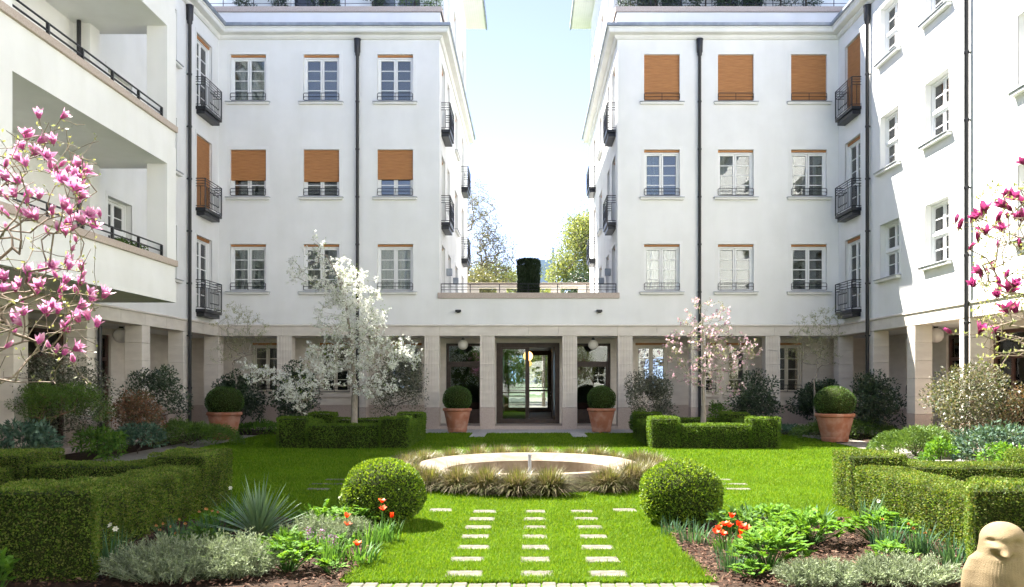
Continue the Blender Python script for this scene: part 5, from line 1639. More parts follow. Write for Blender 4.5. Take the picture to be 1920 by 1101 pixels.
def magnolia(label, base, pxs, mat, Yr, bark, extra_n, extra_box, kinds, scale, leafn, mid):
    t = thing('magnolia_tree', label, 'tree', base, 0)
    B0 = np.array(base)
    more = [(px + R.normal(0, 22), py + R.normal(0, 20)) for px, py in pxs[::2]]
    fl = np.array([at(px, py, R.uniform(*Yr)) for px, py in pxs + more]) - B0
    ex = np.array([at(R.uniform(*extra_box[0]), R.uniform(*extra_box[1]), R.uniform(Yr[0] - 0.2, Yr[1] + 0.4)) for _ in range(extra_n)]) - B0
    far = fl[::3] * np.array((-0.75, 1, 1)) + R.normal(0, 0.1, (len(fl[::3]), 3))      # the side of the crown away from the lawn
    fl = np.concatenate([fl, far]); ex = np.concatenate([ex, ex[::3] * np.array((-0.75, 1, 1))])
    trunk = [np.array(p) - np.array((0, 0, 0)) for p in mid]
    P, par, rad, tips = grow(trunk, np.concatenate([fl, ex]), step=0.09, jit=0.10, rtip=0.0026, power=0.46, rmax=0.06, up=-0.05, zpen=0.8)
    part('branches', np_mesh('branches', skel_chunks(P, par, rad), M[bark]), t)
    meshes = [magnolia_flower(k, mat) for k in (0, 1, 2, 3)]
    for p in fl:
        k = R.choice(4, p=kinds)
        f = part('flower', meshes[k], t, tuple(p))
        d = unit(rdir(1)[0] * 0.55 + np.array((0, -0.1, 0.75)) + np.array((np.sign(-B0[0]) * 0.2, 0, 0)))
        orient(f, d)
        s = scale * R.uniform(0.85, 1.15); f.scale = (s, s, s)
    # buds and small unfolding leaves along the twigs
    thin = np.where(rad < 0.006)[0]
    idx = R.choice(thin, min(leafn, len(thin) * 3))
    Q = P[idx] + R.normal(0, 0.008, (len(idx), 3))
    part('young_leaves', np_mesh('young_leaves', [leaf_chunk(Q, 0.028, 0.013, 0, A=np.tile((0, 0, 1.0), (len(Q), 1)), ab=0.4)], M['twigleaf']), t)
    return t
f1 = [(73, 222), (50, 262), (72, 268), (100, 270), (62, 285), (35, 300), (48, 313), (85, 298), (38, 303), (112, 312), (148, 312), (122, 325), (142, 332), (105, 330), (130, 346), (140, 362), (152, 352), (78, 290), (5, 335), (30, 345)]
f2 = [(100, 10), (45, 100), (85, 85), (135, 90), (210, 95), (345, 10), (395, 0), (440, 25), (405, 55), (420, 120), (345, 150), (285, 180), (380, 180), (10, 175), (45, 195), (115, 170), (200, 210), (170, 200), (460, 190), (440, 220), (510, 205), (265, 285), (315, 270), (355, 295), (415, 330), (150, 515), (20, 540), (210, 490), (355, 445), (370, 480), (440, 525), (310, 525), (350, 555), (105, 570), (85, 600), (10, 600), (220, 585), (195, 615), (320, 605), (420, 610), (490, 630), (285, 690), (310, 720), (425, 695), (130, 730), (75, 765), (385, 765), (430, 765), (480, 755), (345, 815), (375, 820), (30, 905), (215, 890), (270, 910), (345, 945), (400, 980), (115, 785), (480, 195), (455, 235), (490, 655)]
magnolia('flowering magnolia with pink and white blooms leaning in from the left', (-4.2, 5.6, 0), f1 + [(a * 0.345, 340 + b * 0.345) for a, b in f2], M['pinkpetal'], (5.0, 5.9), 'bark', 260, ((-60, 185), (230, 720)), [0.32, 0.28, 0.20, 0.20], 0.8, 900,
         [(0, 0, -0.02), (0.02, 0, 0.4), (0.06, 0, 0.85), (0.14, 0, 1.25), (0.26, -0.05, 1.6), (0.42, -0.08, 1.95)])
g1 = [(1160, 80), (1195, 100), (1010, 155), (965, 215), (930, 225), (1070, 220), (1130, 135), (1130, 200), (1165, 205), (1105, 275), (1010, 290), (970, 325), (1205, 215), (1075, 360), (920, 372), (1055, 485), (1020, 510), (985, 525), (1115, 525), (950, 570), (1080, 605), (1075, 630), (1135, 605), (1200, 360), (975, 830), (1045, 830), (1175, 715), (1225, -90), (1215, 130), (1000, 175), (985, 200), (1150, 160)]
magnolia('flowering magnolia with dark magenta blooms leaning in from the right', (4.1, 5.7, 0), [(1500 + a * 0.345, 340 + b * 0.345) for a, b in g1], M['magentapetal'], (5.1, 5.9), 'bark', 300, ((1825, 1985), (340, 690)), [0.62, 0.16, 0.05, 0.17], 0.82, 2200,
         [(0, 0, -0.02), (-0.02, 0, 0.4), (-0.05, 0, 0.85), (-0.1, 0, 1.3), (-0.18, -0.05, 1.6), (-0.3, -0.05, 1.9)])

# ------------------------------------------------------------------ trees in the courtyard
def ell(c, r, n, lo=0.3):
    d = rdir(n); q = R.uniform(lo ** 3, 1, n) ** (1 / 3)
    return np.array(c) + d * np.array(r) * q[:, None]

def img_ell(px, py, rx, ry, Y, n, base, depth=None, lo=0.1):
    k = Y / FP
    c = at(px, py, Y) - np.array(base)
    return ell(c, (rx * k, (depth if depth else rx * k * 0.8), ry * k), n, lo)

pear = thing('pear_tree', 'white flowering pear tree in full blossom before the left facade', 'tree', (-4.39, 21.1, 0))
pb = (-4.39, 21.1, 0)
att = np.concatenate([
    img_ell(592, 470, 22, 38, 21.1, 26, pb), img_ell(560, 512, 28, 22, 21, 18, pb), img_ell(548, 490, 14, 16, 21, 8, pb),
    img_ell(630, 525, 62, 45, 21.1, 120, pb), img_ell(665, 545, 50, 40, 21, 90, pb),
    img_ell(650, 600, 70, 45, 21.1, 150, pb), img_ell(690, 600, 42, 35, 20.7, 60, pb),
    img_ell(640, 665, 78, 40, 21.1, 170, pb), img_ell(715, 660, 62, 40, 21, 120, pb), img_ell(760, 660, 34, 32, 21, 50, pb),
    img_ell(600, 705, 62, 28, 20.6, 90, pb), img_ell(555, 730, 40, 26, 20.4, 60, pb), img_ell(500, 705, 42, 18, 20.3, 40, pb), img_ell(462, 690, 22, 20, 20.3, 18, pb), img_ell(700, 720, 50, 24, 20.7, 60, pb), img_ell(560, 755, 22, 16, 20.4, 14, pb)])
trunk = [np.array((0, 0, -0.02)), np.array((0, 0, 0.6)), np.array((0.01, 0, 1.2)), np.array((-0.02, 0, 1.8)), np.array((-0.05, 0, 2.4)), np.array((-0.14, 0, 3.0)), np.array((-0.22, 0, 3.6)), np.array((-0.4, 0, 4.2)), np.array((-0.7, 0, 4.75))]
P, par, rad, tips = grow(trunk, att, step=0.16, jit=0.15, rtip=0.0032, power=0.48, rmax=0.085, up=-0.08, zpen=0.6)
rad[:3] = (0.098, 0.088, 0.082)
part('trunk', np_mesh('trunk', skel_chunks(P, par, rad), M['greybark']), pear)
def along_branches(P, par, rad, n, rmax, spread):
    c = np.where((rad < rmax) & (par >= 0))[0]
    i = R.choice(c, n); t = R.uniform(0, 1, (n, 1))
    return P[par[i]] * (1 - t) + P[i] * t + R.normal(0, spread, (n, 3))
Q = along_branches(P, par, rad, 1250, 0.010, 0.045)
Q = np.concatenate([Q, P[tips][R.choice(len(tips), 750)] + R.normal(0, 0.05, (750, 3))])
def blossom_chunk(Q, per, spread, size, m=0):
    q = np.repeat(Q, per, 0); d = rdir(len(q))
    return leaf_chunk(q + d * spread * R.uniform(0.4, 1, (len(q), 1)), size, size * 0.8, m, N=d, nb=0.7, fold=0.05)
ch = [blossom_chunk(Q, 10, 0.045, 0.045, 0)]
LP = along_branches(P, par, rad, 2600, 0.012, 0.07)
ch.append(leaf_chunk(LP, 0.05, 0.022, 1, A=np.tile((0, 0, 1.0), (len(LP), 1)), ab=0.3))
part('crown', np_mesh('crown', ch, [M['blossom'], M['pearleaf']]), pear)

pm = thing('magnolia_tree', 'small bare stemmed magnolia with pale pink buds before the right facade', 'tree', (4.40, 21.1, 0))
pb = (4.40, 21.1, 0)
att = np.concatenate([img_ell(1322, 600, 52, 44, 21.1, 85, pb), img_ell(1325, 655, 92, 48, 21.1, 190, pb), img_ell(1300, 700, 60, 28, 21, 70, pb), img_ell(1375, 660, 52, 40, 21, 70, pb), img_ell(1405, 650, 24, 26, 21, 22, pb), img_ell(1262, 655, 24, 30, 21, 24, pb), img_ell(1360, 725, 42, 22, 21, 34, pb), img_ell(1308, 562, 12, 10, 21, 8, pb)])
trunk = [np.array((0, 0, -0.02)), np.array((0.0, 0, 0.5)), np.array((0.01, 0, 0.95)), np.array((0.0, 0, 1.4)), np.array((0.02, 0, 1.9)), np.array((0.0, 0, 2.5)), np.array((-0.02, 0, 3.1))]
P, par, rad, tips = grow(trunk, att, step=0.12, jit=0.2, rtip=0.0034, power=0.46, rmax=0.07, up=-0.1, zpen=0.7)
rad[:3] = (0.085, 0.075, 0.07)
part('trunk', np_mesh('trunk', skel_chunks(P, par, rad), M['greybark']), pm)
Q = P[tips][R.choice(len(tips), 330, replace=False)]
ch = [blossom_chunk(Q, 6, 0.032, 0.055, 0)]
Q2 = (at(1335, 572, 21) - np.array(pb)) + R.normal(0, 0.16, (14, 3)) * np.array((1.5, 1, 1))
LP = along_branches(P, par, rad, 1900, 0.008, 0.03)
ch.append(leaf_chunk(LP, 0.045, 0.02, 1, A=np.tile((0, 0, 1.0), (len(LP), 1)), ab=0.4))
part('crown', np_mesh('crown', ch, [M['palepink'], M['twigleaf']]), pm)

def bare_tree(label, px, Y, clumps, seed_h):
    bx = (px - PX) * Y / FP
    b = (bx, Y, 0)
    t = thing('young_tree', label, 'tree', b, 0, 'thin budding trees by the facade')
    att = np.concatenate([img_ell(*c, Y, n, b) for c, n in clumps])
    trunk = [np.array((0, 0, z)) for z in np.linspace(-0.02, seed_h, 5)]
    P, par, rad, tips = grow(trunk, att, step=0.1, jit=0.25, rtip=0.0024, power=0.48, rmax=0.05, up=-0.15, zpen=0.9)
    part('trunk', np_mesh('trunk', skel_chunks(P, par, rad), M['greybark']), t)
    LP = along_branches(P, par, rad, 2600, 0.006, 0.03)
    part('crown', np_mesh('crown', [leaf_chunk(LP, 0.034, 0.018, 0, A=np.tile((0, 0, 1.0), (len(LP), 1)), ab=0.3)], M['twigleaf']), t)
bare_tree('thin budding tree before the left corner column', 443, 25.0, [((450, 610, 55, 36), 170), ((440, 580, 36, 16), 40), ((470, 640, 46, 26), 80), ((425, 660, 40, 30), 60)], 1.5)
bare_tree('thin budding tree before the right corner column', 1527, 25.0, [((1530, 620, 56, 40), 170), ((1545, 590, 36, 18), 45), ((1510, 655, 44, 28), 80), ((1545, 670, 36, 24), 50)], 1.5)

pl = thing('planter_box', 'small planter with trailing greenery behind the lowest loggia railing', 'planter', (-8.36, 17.6, 3.65))
mb = MB(); mb.box(-0.1, 0.1, -0.55, 0.55, 0.0, 0.72); part('box', mb.mesh('box', M['terracotta'], bevel=0.01), pl)
Pq = np.stack([R.uniform(-0.1, 0.14, 700), R.uniform(-0.55, 0.55, 700), 0.7 + R.uniform(0, 0.17, 700)], 1)
part('foliage', np_mesh('foliage', [leaf_chunk(Pq, 0.05, 0.028, 0)], M['midleaf']), pl)
# ------------------------------------------------------------------ roof terrace and gap planting
yw = thing('yew_column', 'dark clipped columnar yew standing on the entrance terrace', 'shrub', (0.0, 29.2, 3.9))
n = 9000
a = R.uniform(0, 2 * PI, n); z = R.uniform(0, 1, n)
rr = 0.385 * (1 + 0.06 * np.sin(a * 5) + 0.05 * np.sin(z * 9 + a * 2)) * np.where(z > 0.95, 1 - (z - 0.95) * 2.2, 1) * R.uniform(0.82, 1.0, n)
Pq = np.stack([rr * np.cos(a), rr * np.sin(a), 0.05 + z * 1.82], 1)
top = ell((0, 0, 1.82), (0.34, 0.34, 0.07), 1500)
Pq = np.concatenate([Pq, top])
Nq = unit(Pq * np.array((1, 1, 0.02)) + 1e-6)
M['yewdark'] = leafmat('dark_yew_needle', [(0.012, 0.026, 0.010), (0.022, 0.042, 0.014), (0.035, 0.06, 0.02)], trans=0.1)
part('foliage', np_mesh('foliage', [leaf_chunk(Pq, 0.10, 0.022, 0, N=Nq, nb=0.4, A=unit(Nq * 0.35 + np.array((0, 0, 1.0))), ab=0.75)], M['yewdark']), yw)
mb = MB(); mb.lathe([(0.001, 0), (0.31, 0.0), (0.32, 1.7), (0.001, 1.78)], (0, 0), 16); part('stem', mb.mesh('stem', M['core']), yw)
for x, lab in ((-0.72, 'small grey green plant on the terrace left of the yew column'), (-0.95, 'wispy plant on the terrace by the left opening'), (0.85, 'small plant on the terrace right of the yew column')):
    strap_clump('terrace_plant', lab, 'plant', x, 28.6, 60, 0.75, 0.02, M['bluegreen'], lean=(0.1, 0.7)).location.z = 3.9

def roof_shrub(x, z, w, h, label, mat, n=1500):
    t = thing('roof_shrub', label, 'shrub', (x, 28.75, 12.85), 0, 'shrubs on the roof terraces')
    P, N, cc = clump_points((0, 0, z - 12.85 + h * 0.2), (w / 2, 0.3, h * 0.6), 14, n, low=0.2)
    part('foliage', np_mesh('foliage', [leaf_chunk(P, 0.075, 0.035, 0, N=N, nb=0.4, A=N, ab=0.5)], M[mat]), t)
    mb = MB(); mb.tube([(0, 0, 0), (0, 0, z - 12.85 + 0.3)], 0.03, 5); part('stem', mb.mesh('stem', M['darkbark']), t)
for x, w, lab in ((-9.7, 0.7, 'rounded dark shrub on the left roof terrace, nearest the corner'), (-8.6, 0.65, 'rounded dark shrub on the left roof terrace, second from the corner'), (-7.0, 1.3, 'pair of dark round bushes at the middle of the left roof terrace'), (-5.35, 0.8, 'dark round bush on the left roof terrace right of the middle'), (-3.9, 1.9, 'sprawling green shrub at the gap end of the left roof terrace')):
    roof_shrub(x, 14.3, w, 1.5, lab, 'yewgreen' if x > -5 else 'holly')
for i in range(8):
    x = 3.5 + i * 0.86
    roof_shrub(x, 14.4, 1.15, 1.7, ['dark hedge shrub on the right roof terrace nearest the gap', 'dark hedge shrub on the right roof terrace, second from the gap', 'dark hedge shrub on the right roof terrace, third from the gap', 'dark hedge shrub on the right roof terrace, fourth from the gap', 'dark hedge shrub on the right roof terrace, fourth from the courtyard corner', 'dark hedge shrub on the right roof terrace, third from the courtyard corner', 'dark hedge shrub on the right roof terrace, second from the courtyard corner', 'dark hedge shrub on the right roof terrace nearest the courtyard corner'][i], 'holly', 1900)

# ------------------------------------------------------------------ trees beyond the gap
def far_tree(label, base, clumps, trunk_h, leafmatn, nleaf, leaf, bark, rtip, jit=0.2, step=0.6, spread=0.25, rleaf=0.05, lean=0.0):
    t = thing('park_tree', label, 'tree', base, 0, 'trees beyond the gap')
    att = np.concatenate([ell(np.array(c) - np.array(base), r, n, 0.2) for c, r, n in clumps])
    trunk = [np.array((lean * z, 0, z)) for z in np.linspace(-0.05, trunk_h, 8)]
    P, par, rad, tips = grow(trunk, att, step=step, jit=jit, rtip=rtip, power=0.5, rmax=0.35, up=-0.12, zpen=0.8)
    part('trunk', np_mesh('trunk', skel_chunks(P, par, rad), M[bark]), t)
    LP = along_branches(P, par, rad, nleaf, rleaf, spread)
    part('crown', np_mesh('crown', [leaf_chunk(LP, leaf, leaf * 0.6, 0)], M[leafmatn]), t)
    return t
far_tree('tall half bare tree with olive buds behind the left wing', (-4.6, 58, 0), [((-4.2, 58, 11.0), (2.7, 2.4, 3.7), 800), ((-2.2, 58, 8.8), (1.8, 1.8, 1.5), 190), ((-2.2, 58, 10.4), (1.5, 1.6, 1.7), 150), ((-1.5, 57.5, 10.6), (0.9, 1.2, 1.0), 36), ((-3.9, 58, 14.0), (1.5, 1.4, 1.5), 90), ((-6.0, 57, 9), (3.0, 2, 3), 90)], 7.0, 'olivebud', 14000, 0.10, 'bark', 0.0115, spread=0.2, lean=0.03)
far_tree('bright spring green tree behind the right wing', (4.4, 52, 0), [((3.2, 52, 9.0), (1.5, 1.8, 2.6), 260), ((3.1, 52, 10.8), (0.9, 1.0, 1.1), 60), ((3.9, 52, 10.6), (1.2, 1.4, 1.6), 110), ((2.0, 52, 8.2), (1.0, 1.3, 1.1), 80), ((4.8, 52, 9.0), (2, 2.2, 2.8), 120)], 5.5, 'springleaf', 24000, 0.13, 'bark', 0.012, spread=0.26)
far_tree('low spring green tree seen beside the yew column', (-2.2, 64, 0), [((-2.6, 64, 9.4), (1.6, 2.0, 1.3), 140), ((-1.2, 64, 9.0), (1.0, 1.6, 0.9), 70)], 5.0, 'springleaf', 6000, 0.15, 'bark', 0.012, spread=0.3)
far_tree('low olive tree behind the terrace end wall on the left', (-2.9, 47, 0), [((-2.8, 47, 6.8), (1.1, 1.5, 0.9), 120)], 4.0, 'olivebud', 4500, 0.13, 'bark', 0.009, spread=0.22)
far_tree('dark bush behind the terrace end wall on the right', (2.9, 46, 0), [((2.85, 46, 6.7), (0.75, 1.0, 0.9), 120), ((2.6, 46, 5.0), (1.1, 1.0, 0.9), 80)], 3.5, 'holly', 5000, 0.13, 'bark', 0.009, spread=0.2)
far_tree('light green bush right behind the terrace end wall', (0.9, 50, 0), [((0.8, 50, 6.0), (1.4, 1.2, 1.3), 120), ((-1.5, 50, 5.8), (1.4, 1.2, 1.2), 100)], 3.5, 'springleaf', 7000, 0.15, 'bark', 0.012, spread=0.25)
far_tree('round leafy tree seen through the passage on the left', (-1.6, 60, 0), [((-1.4, 60, 2.8), (2.2, 1.5, 1.9), 150)], 1.6, 'springleaf', 6000, 0.17, 'bark', 0.012, spread=0.3)
far_tree('round leafy tree seen through the passage on the right', (1.8, 57, 0), [((1.7, 57, 2.6), (1.7, 1.5, 1.9), 150)], 1.6, 'springleaf', 6000, 0.17, 'bark', 0.012, spread=0.3)

far_tree('leafy tree at the far end of the courtyard, mirrored in the left door leaf', (-1.6, -8.5, 0), [((-1.5, -8.5, 2.6), (1.6, 1.2, 1.7), 150)], 1.4, 'midleaf', 5000, 0.15, 'bark', 0.01, spread=0.25)
far_tree('leafy tree at the far end of the courtyard, mirrored in the right bay window', (3.6, -9.5, 0), [((3.6, -9.5, 2.8), (1.8, 1.2, 1.9), 150)], 1.4, 'springleaf', 5000, 0.15, 'bark', 0.01, spread=0.25)
far_tree('leafy tree at the far end of the courtyard, mirrored in the left bay window', (-5.2, -9.0, 0), [((-5.0, -9, 2.6), (1.7, 1.2, 1.8), 150)], 1.4, 'midleaf', 5000, 0.15, 'bark', 0.01, spread=0.25)
# ------------------------------------------------------------------ foreground beds, left
yc = thing('yucca', 'spiky grey green yucca rosette in the left flower bed', 'plant', (-2.66, 8.25, 0.04))
def yucca_leaf(L, W):
    n = 6; V, F = [], []
    for k in range(n + 1):
        t = k / n; w = W * (0.55 + 0.9 * t if t < 0.35 else (1 - t) / 0.65 * 0.865 + 0.01) * 0.5
        V += [(-w, t * 0.0 - 0.25 * w, t * L), (0, 0.25 * w, t * L - 0.0), (w, -0.25 * w, t * L)]
    for k in range(n):
        q = 3 * k; F += [[q, q + 1, q + 4, q + 3], [q + 1, q + 2, q + 5, q + 4]]
    V = np.array(V); V[:, 1] -= 0.05 * (V[:, 2] / L) ** 2 * L
    return np_mesh('leaf', [(V, np.array(F), 0)], M['yucca'])
yl = [yucca_leaf(0.60, 0.050), yucca_leaf(0.55, 0.046), yucca_leaf(0.50, 0.048)]
for i in range(78):
    a = i * 2.39996; q = i / 78
    el = math.radians(86 - 78 * q ** 0.9) + R.uniform(-0.08, 0.08)
    d = (math.cos(a) * math.cos(el), math.sin(a) * math.cos(el), math.sin(el))
    o = part('leaf', yl[i % 3], yc, (d[0] * 0.03, d[1] * 0.03, 0.10 - 0.06 * q))
    orient(o, d); s = R.uniform(0.78, 1.0); o.scale = (s, s, s)
mb = MB(); mb.lathe([(0.05, -0.04), (0.055, 0.05), (0.04, 0.12), (0.01, 0.14)], (0, 0), 10); part('stem', mb.mesh('stem', M['bark']), yc)

def lavender(label, x, y, rx, ry, h, n=260, name='lavender', cat='lavender'):
    t = thing(name, label, cat, (x, y, 0.03), 0, 'silver lavender cushions')
    a = R.uniform(0, 2 * PI, n); r = np.sqrt(R.uniform(0, 1, n))
    X, Yy = r * np.cos(a) * rx, r * np.sin(a) * ry
    hh = h * (1 - 0.55 * r ** 2) * R.uniform(0.7, 1.15, n)
    B0 = np.stack([X * 0.6, Yy * 0.6, np.zeros(n)], 1)
    T = np.stack([X, Yy, hh], 1) + R.normal(0, 0.02, (n, 3))
    st = [tubes_chunk(B0, T, np.full(n, 0.0035), np.full(n, 0.002), 3)]
    part('stem', np_mesh('stem', st, M['silver']), t)
    k = 30
    i = np.repeat(np.arange(n), k); tt = R.uniform(0.35, 1.04, n * k)[:, None]
    Pq = B0[i] * (1 - tt) + T[i] * tt
    ax = unit((T - B0)[i] / h * 0.8 + rdir(n * k) * 0.75)
    part('foliage', np_mesh('foliage', [leaf_chunk(Pq, 0.036, 0.0065, 0, A=ax, ab=0.85, fold=0.05)], M['silver']), t)
lavender('wide silver grey lavender cushion in the left front corner', -2.85, 6.75, 0.60, 0.42, 0.30, 560)
lavender('silver lavender cushion between the front hedge and the bright leafy plant', -2.40, 6.85, 0.40, 0.36, 0.30, 330)
lavender('small silver lavender behind the hyacinths beside the yucca', -2.05, 8.05, 0.36, 0.26, 0.26, 240)
lavender('small silver lavender beside the orange tulips', -1.78, 8.3, 0.26, 0.22, 0.22, 140)
lavender('silver lavender cushion in the right front bed left of the stone bird', 2.95, 6.60, 0.50, 0.34, 0.18, 400)
lavender('grey lavender at the front edge of the right bed', 2.25, 6.5, 0.36, 0.24, 0.18, 240)

def lobed_plant(label, x, y, r, h, n, mat, leaf=0.05):
    t = thing('leafy_herb', label, 'plant', (x, y, 0.03), 0, 'bright leafy herbs in the front beds')
    st0, st1 = [], []
    Pq, Aq = [], []
    for i in range(n):
        a = R.uniform(0, 2 * PI); q = math.sqrt(R.uniform(0, 1))
        tip = np.array((r * q * math.cos(a), r * q * math.sin(a), h * (1 - 0.45 * q * q) * R.uniform(0.75, 1.1)))
        st0.append((tip[0] * 0.2, tip[1] * 0.2, 0)); st1.append(tip)
        d = unit(np.array((math.cos(a) * q, math.sin(a) * q, 0.35)) + R.normal(0, 0.3, 3))
        s = unit(np.cross(d, (0, 0, 1)))
        for k in range(11):
            f = k / 10
            lat = (k % 2 * 2 - 1) * (0.9 - 0.5 * f)
            Pq.append(tip - d * leaf * 1.3 * (1 - f)); Aq.append(d * (0.5 + f) + s * lat * (1 if k < 10 else 0))
    part('stem', np_mesh('stem', [tubes_chunk(np.array(st0), np.array(st1), np.full(n, 0.004), np.full(n, 0.002), 3)], M['bulb']), t)
    part('foliage', np_mesh('foliage', [leaf_chunk(np.array(Pq), leaf, leaf * 0.5, 0, N=np.tile((0, 0, 1.0), (len(Pq), 1)), nb=0.65, A=unit(np.array(Aq)), ab=0.92)], mat), t)
lobed_plant('bright green leafy herb at the front edge of the left bed', -2.0, 6.95, 0.26, 0.27, 60, M['lovage'], 0.055)
lobed_plant('small yellow green herb at the lower left corner of the lawn', -1.62, 6.85, 0.12, 0.14, 18, M['lovage'], 0.045)
lobed_plant('bright green leafy herb behind the yucca', -2.15, 8.75, 0.34, 0.26, 60, M['lovage'], 0.06)
lobed_plant('large bright green herb in the middle of the right bed', 2.02, 7.05, 0.34, 0.32, 95, M['lovage'], 0.06)
lobed_plant('bright green herb behind the bark mulch patch', 2.72, 8.15, 0.36, 0.30, 95, M['lovage'], 0.06)
lobed_plant('bright green herb against the right foreground hedge', 3.42, 8.1, 0.34, 0.30, 90, M['lovage'], 0.06)
lobed_plant('low green herb at the back edge of the right bed', 2.65, 9.1, 0.36, 0.22, 70, M['lovage'], 0.055)
lobed_plant('mid green herb between the two silver lavenders and the hyacinths', -2.2, 7.6, 0.26, 0.22, 55, M['midleaf'], 0.055)
lobed_plant('low green herb behind the single low orange tulip', -1.72, 7.6, 0.18, 0.17, 34, M['lovage'], 0.045)
lobed_plant('mid green herb left of the yucca before the hedge', -3.05, 7.75, 0.26, 0.2, 45, M['midleaf'], 0.055)
lobed_plant('low green herb behind the tall orange tulips', -1.85, 8.85, 0.3, 0.24, 55, M['lovage'], 0.05)
lobed_plant('mid green herb right of the red tulips', 2.3, 7.9, 0.28, 0.24, 60, M['lovage'], 0.055)
lobed_plant('leafy green herb behind the red tulips', 2.15, 8.7, 0.32, 0.24, 60, M['midleaf'], 0.055)
lobed_plant('low green herb beside the stone bird behind the lavender', 3.1, 7.15, 0.2, 0.2, 40, M['lovage'], 0.05)
lobed_plant('small green herb at the front edge of the right bed near the bricks', 1.78, 6.72, 0.16, 0.13, 26, M['lovage'], 0.045)
lobed_plant('low green herb between the hedge and the withered daffodils', -3.15, 8.6, 0.3, 0.22, 50, M['lovage'], 0.055)
lobed_plant('yellow green sunlit herb at the left edge of the picture', -3.92, 6.15, 0.14, 0.34, 30, M['lovage'], 0.06)

def tulip_mesh(o):
    ch = [petal_chunk(3, 0.055, 0.042, o, cup=0.8), petal_chunk(3, 0.058, 0.042, o + 0.12, cup=0.7, a0=1.05)]
    return np_mesh('flower', [(c[0], c[1], 0) for c in ch], M['tulip'])
TM = [tulip_mesh(0.25), tulip_mesh(0.55), tulip_mesh(0.85)]
def tulips(label, x, y, heads, group='red tulips'):
    def fl(t):
        t.rotation_euler = (0, 0, 0)
        for (dx, dy, z, k) in heads:
            f = part('flower', TM[k], t, (dx, dy, z)); orient(f, (R.normal(0, 0.15), R.normal(0, 0.15) - 0.1, 1))
            mb = MB(); mb.tube([(dx * 0.55, dy * 0.55, 0), (dx * 0.9, dy * 0.9, z * 0.55), (dx, dy, z + 0.004)], [0.006, 0.005, 0.004], 5)
            part('stem', mb.mesh('stem', M['bulb']), t)
    return strap_clump('tulips', label, 'tulip', x, y, 46, 0.2, 0.022, M['bulb'], lean=(0.1, 0.9), spread=0.16, group=group, flowers=fl)
tulips('orange red tulips with two tall open heads before the left box ball', -1.49, 8.45, [(0.01, 0, 0.35, 2), (0.015, 0.02, 0.27, 2), (0.11, 0, 0.20, 0)])
tulips('orange red tulips with two low heads left of the taller pair', -1.76, 8.2, [(-0.02, 0, 0.24, 1), (-0.01, -0.02, 0.16, 2)])
tulips('single low orange tulip near the lawn corner on the left', -1.47, 7.35, [(-0.03, -0.02, 0.14, 2)])
tulips('dense cluster of bright red open tulips in the right bed', 1.85, 7.75, [(-0.12, 0, 0.17, 2), (-0.08, 0.03, 0.19, 1), (-0.03, 0.0, 0.24, 2), (0.0, -0.03, 0.23, 2), (0.05, 0.08, 0.30, 1), (0.09, 0.0, 0.24, 1), (0.14, 0.02, 0.21, 2), (0.11, -0.03, 0.17, 1), (0.10, -0.06, 0.12, 2), (0.17, 0.0, 0.20, 2), (-0.06, -0.05, 0.16, 2)])
for (x, y, n, h, lab) in ((-1.72, 7.25, 60, 0.28, 'clump of strappy green leaves with violet hyacinth heads near the lawn edge'),
                        (-1.95, 7.6, 50, 0.26, 'clump of strappy green leaves with a dark hyacinth head by the lavender'),
                        (-1.52, 8.0, 45, 0.26, 'clump of upright green bulb leaves between the tulips'),
                        (-1.38, 8.3, 36, 0.24, 'clump of green bulb leaves at the lawn edge before the left box ball')):
    def hy(t, lab=lab):
        if 'hyacinth' not in lab: return
        for q in range(2):
            dx, dy = R.uniform(-0.1, 0.1), R.uniform(-0.06, 0.02)
            Pq = np.array((dx, dy, 0)) + np.stack([R.normal(0, 0.016, 60), R.normal(0, 0.016, 60), R.uniform(0.13, 0.24, 60)], 1)
            part('flower_spike', np_mesh('flower_spike', [leaf_chunk(Pq, 0.018, 0.012, 0)], M['violet']), t)
    strap_clump('bulb_clump', lab, 'plant', x, y, n, h, 0.014, M['bulb'], lean=(0.05, 0.6), spread=0.12, group='green bulb leaf clumps', flowers=hy)
for (x, y, n, h, lab) in ((1.62, 8.2, 60, 0.24, 'clump of grey green leaves at the left front corner of the right bed'),
                        (1.50, 8.65, 30, 0.2, 'small clump of green leaves at the foot of the right box ball'),
                        (2.45, 9.3, 26, 0.24, 'broad leaved clump at the back edge of the right bed'),
                        (3.15, 9.2, 26, 0.24, 'broad leaved clump at the back edge near the right hedge'),
                        (1.72, 7.0, 70, 0.25, 'dense strappy clump before the red tulips'),
                        (2.18, 7.9, 40, 0.2, 'loose strappy clump right of the red tulips')):
    strap_clump('bulb_clump', lab, 'plant', x, y, n, h, 0.013 if 'broad' not in lab else 0.032, M['narcissus'], lean=(0.05, 0.75), spread=0.14, group='grey green bulb leaf clumps')

def daffodils(label, x, y, n, h, heads, kind):
    def fl(t):
        t.rotation_euler = (0, 0, 0)
        for (dx, dy, z) in heads:
            mb = MB(); mb.tube([(dx * 0.4, dy * 0.4, 0), (dx * 0.8, dy * 0.8, z * 0.6), (dx, dy, z)], [0.005, 0.004, 0.003], 5)
            part('stem', mb.mesh('stem', M['bulb']), t)
            mt = M['whitepetal'] if kind == 'white' else M['withered']
            c = petal_chunk(6, 0.03, 0.02, 0.95 if kind == 'white' else 0.4); d = petal_chunk(6, 0.014, 0.012, 0.25)
            f = part('flower', np_mesh('flower', [(c[0], c[1], 0), (d[0], d[1], 0)], mt), t, (dx, dy, z))
            orient(f, (R.normal(0, 0.3), -0.8, R.uniform(-0.1, 0.5)))
    return strap_clump('daffodils', label, 'daffodil', x, y, n, h, 0.015, M['narcissus'], lean=(0.05, 0.65), spread=0.13, group='daffodil clumps', flowers=fl)
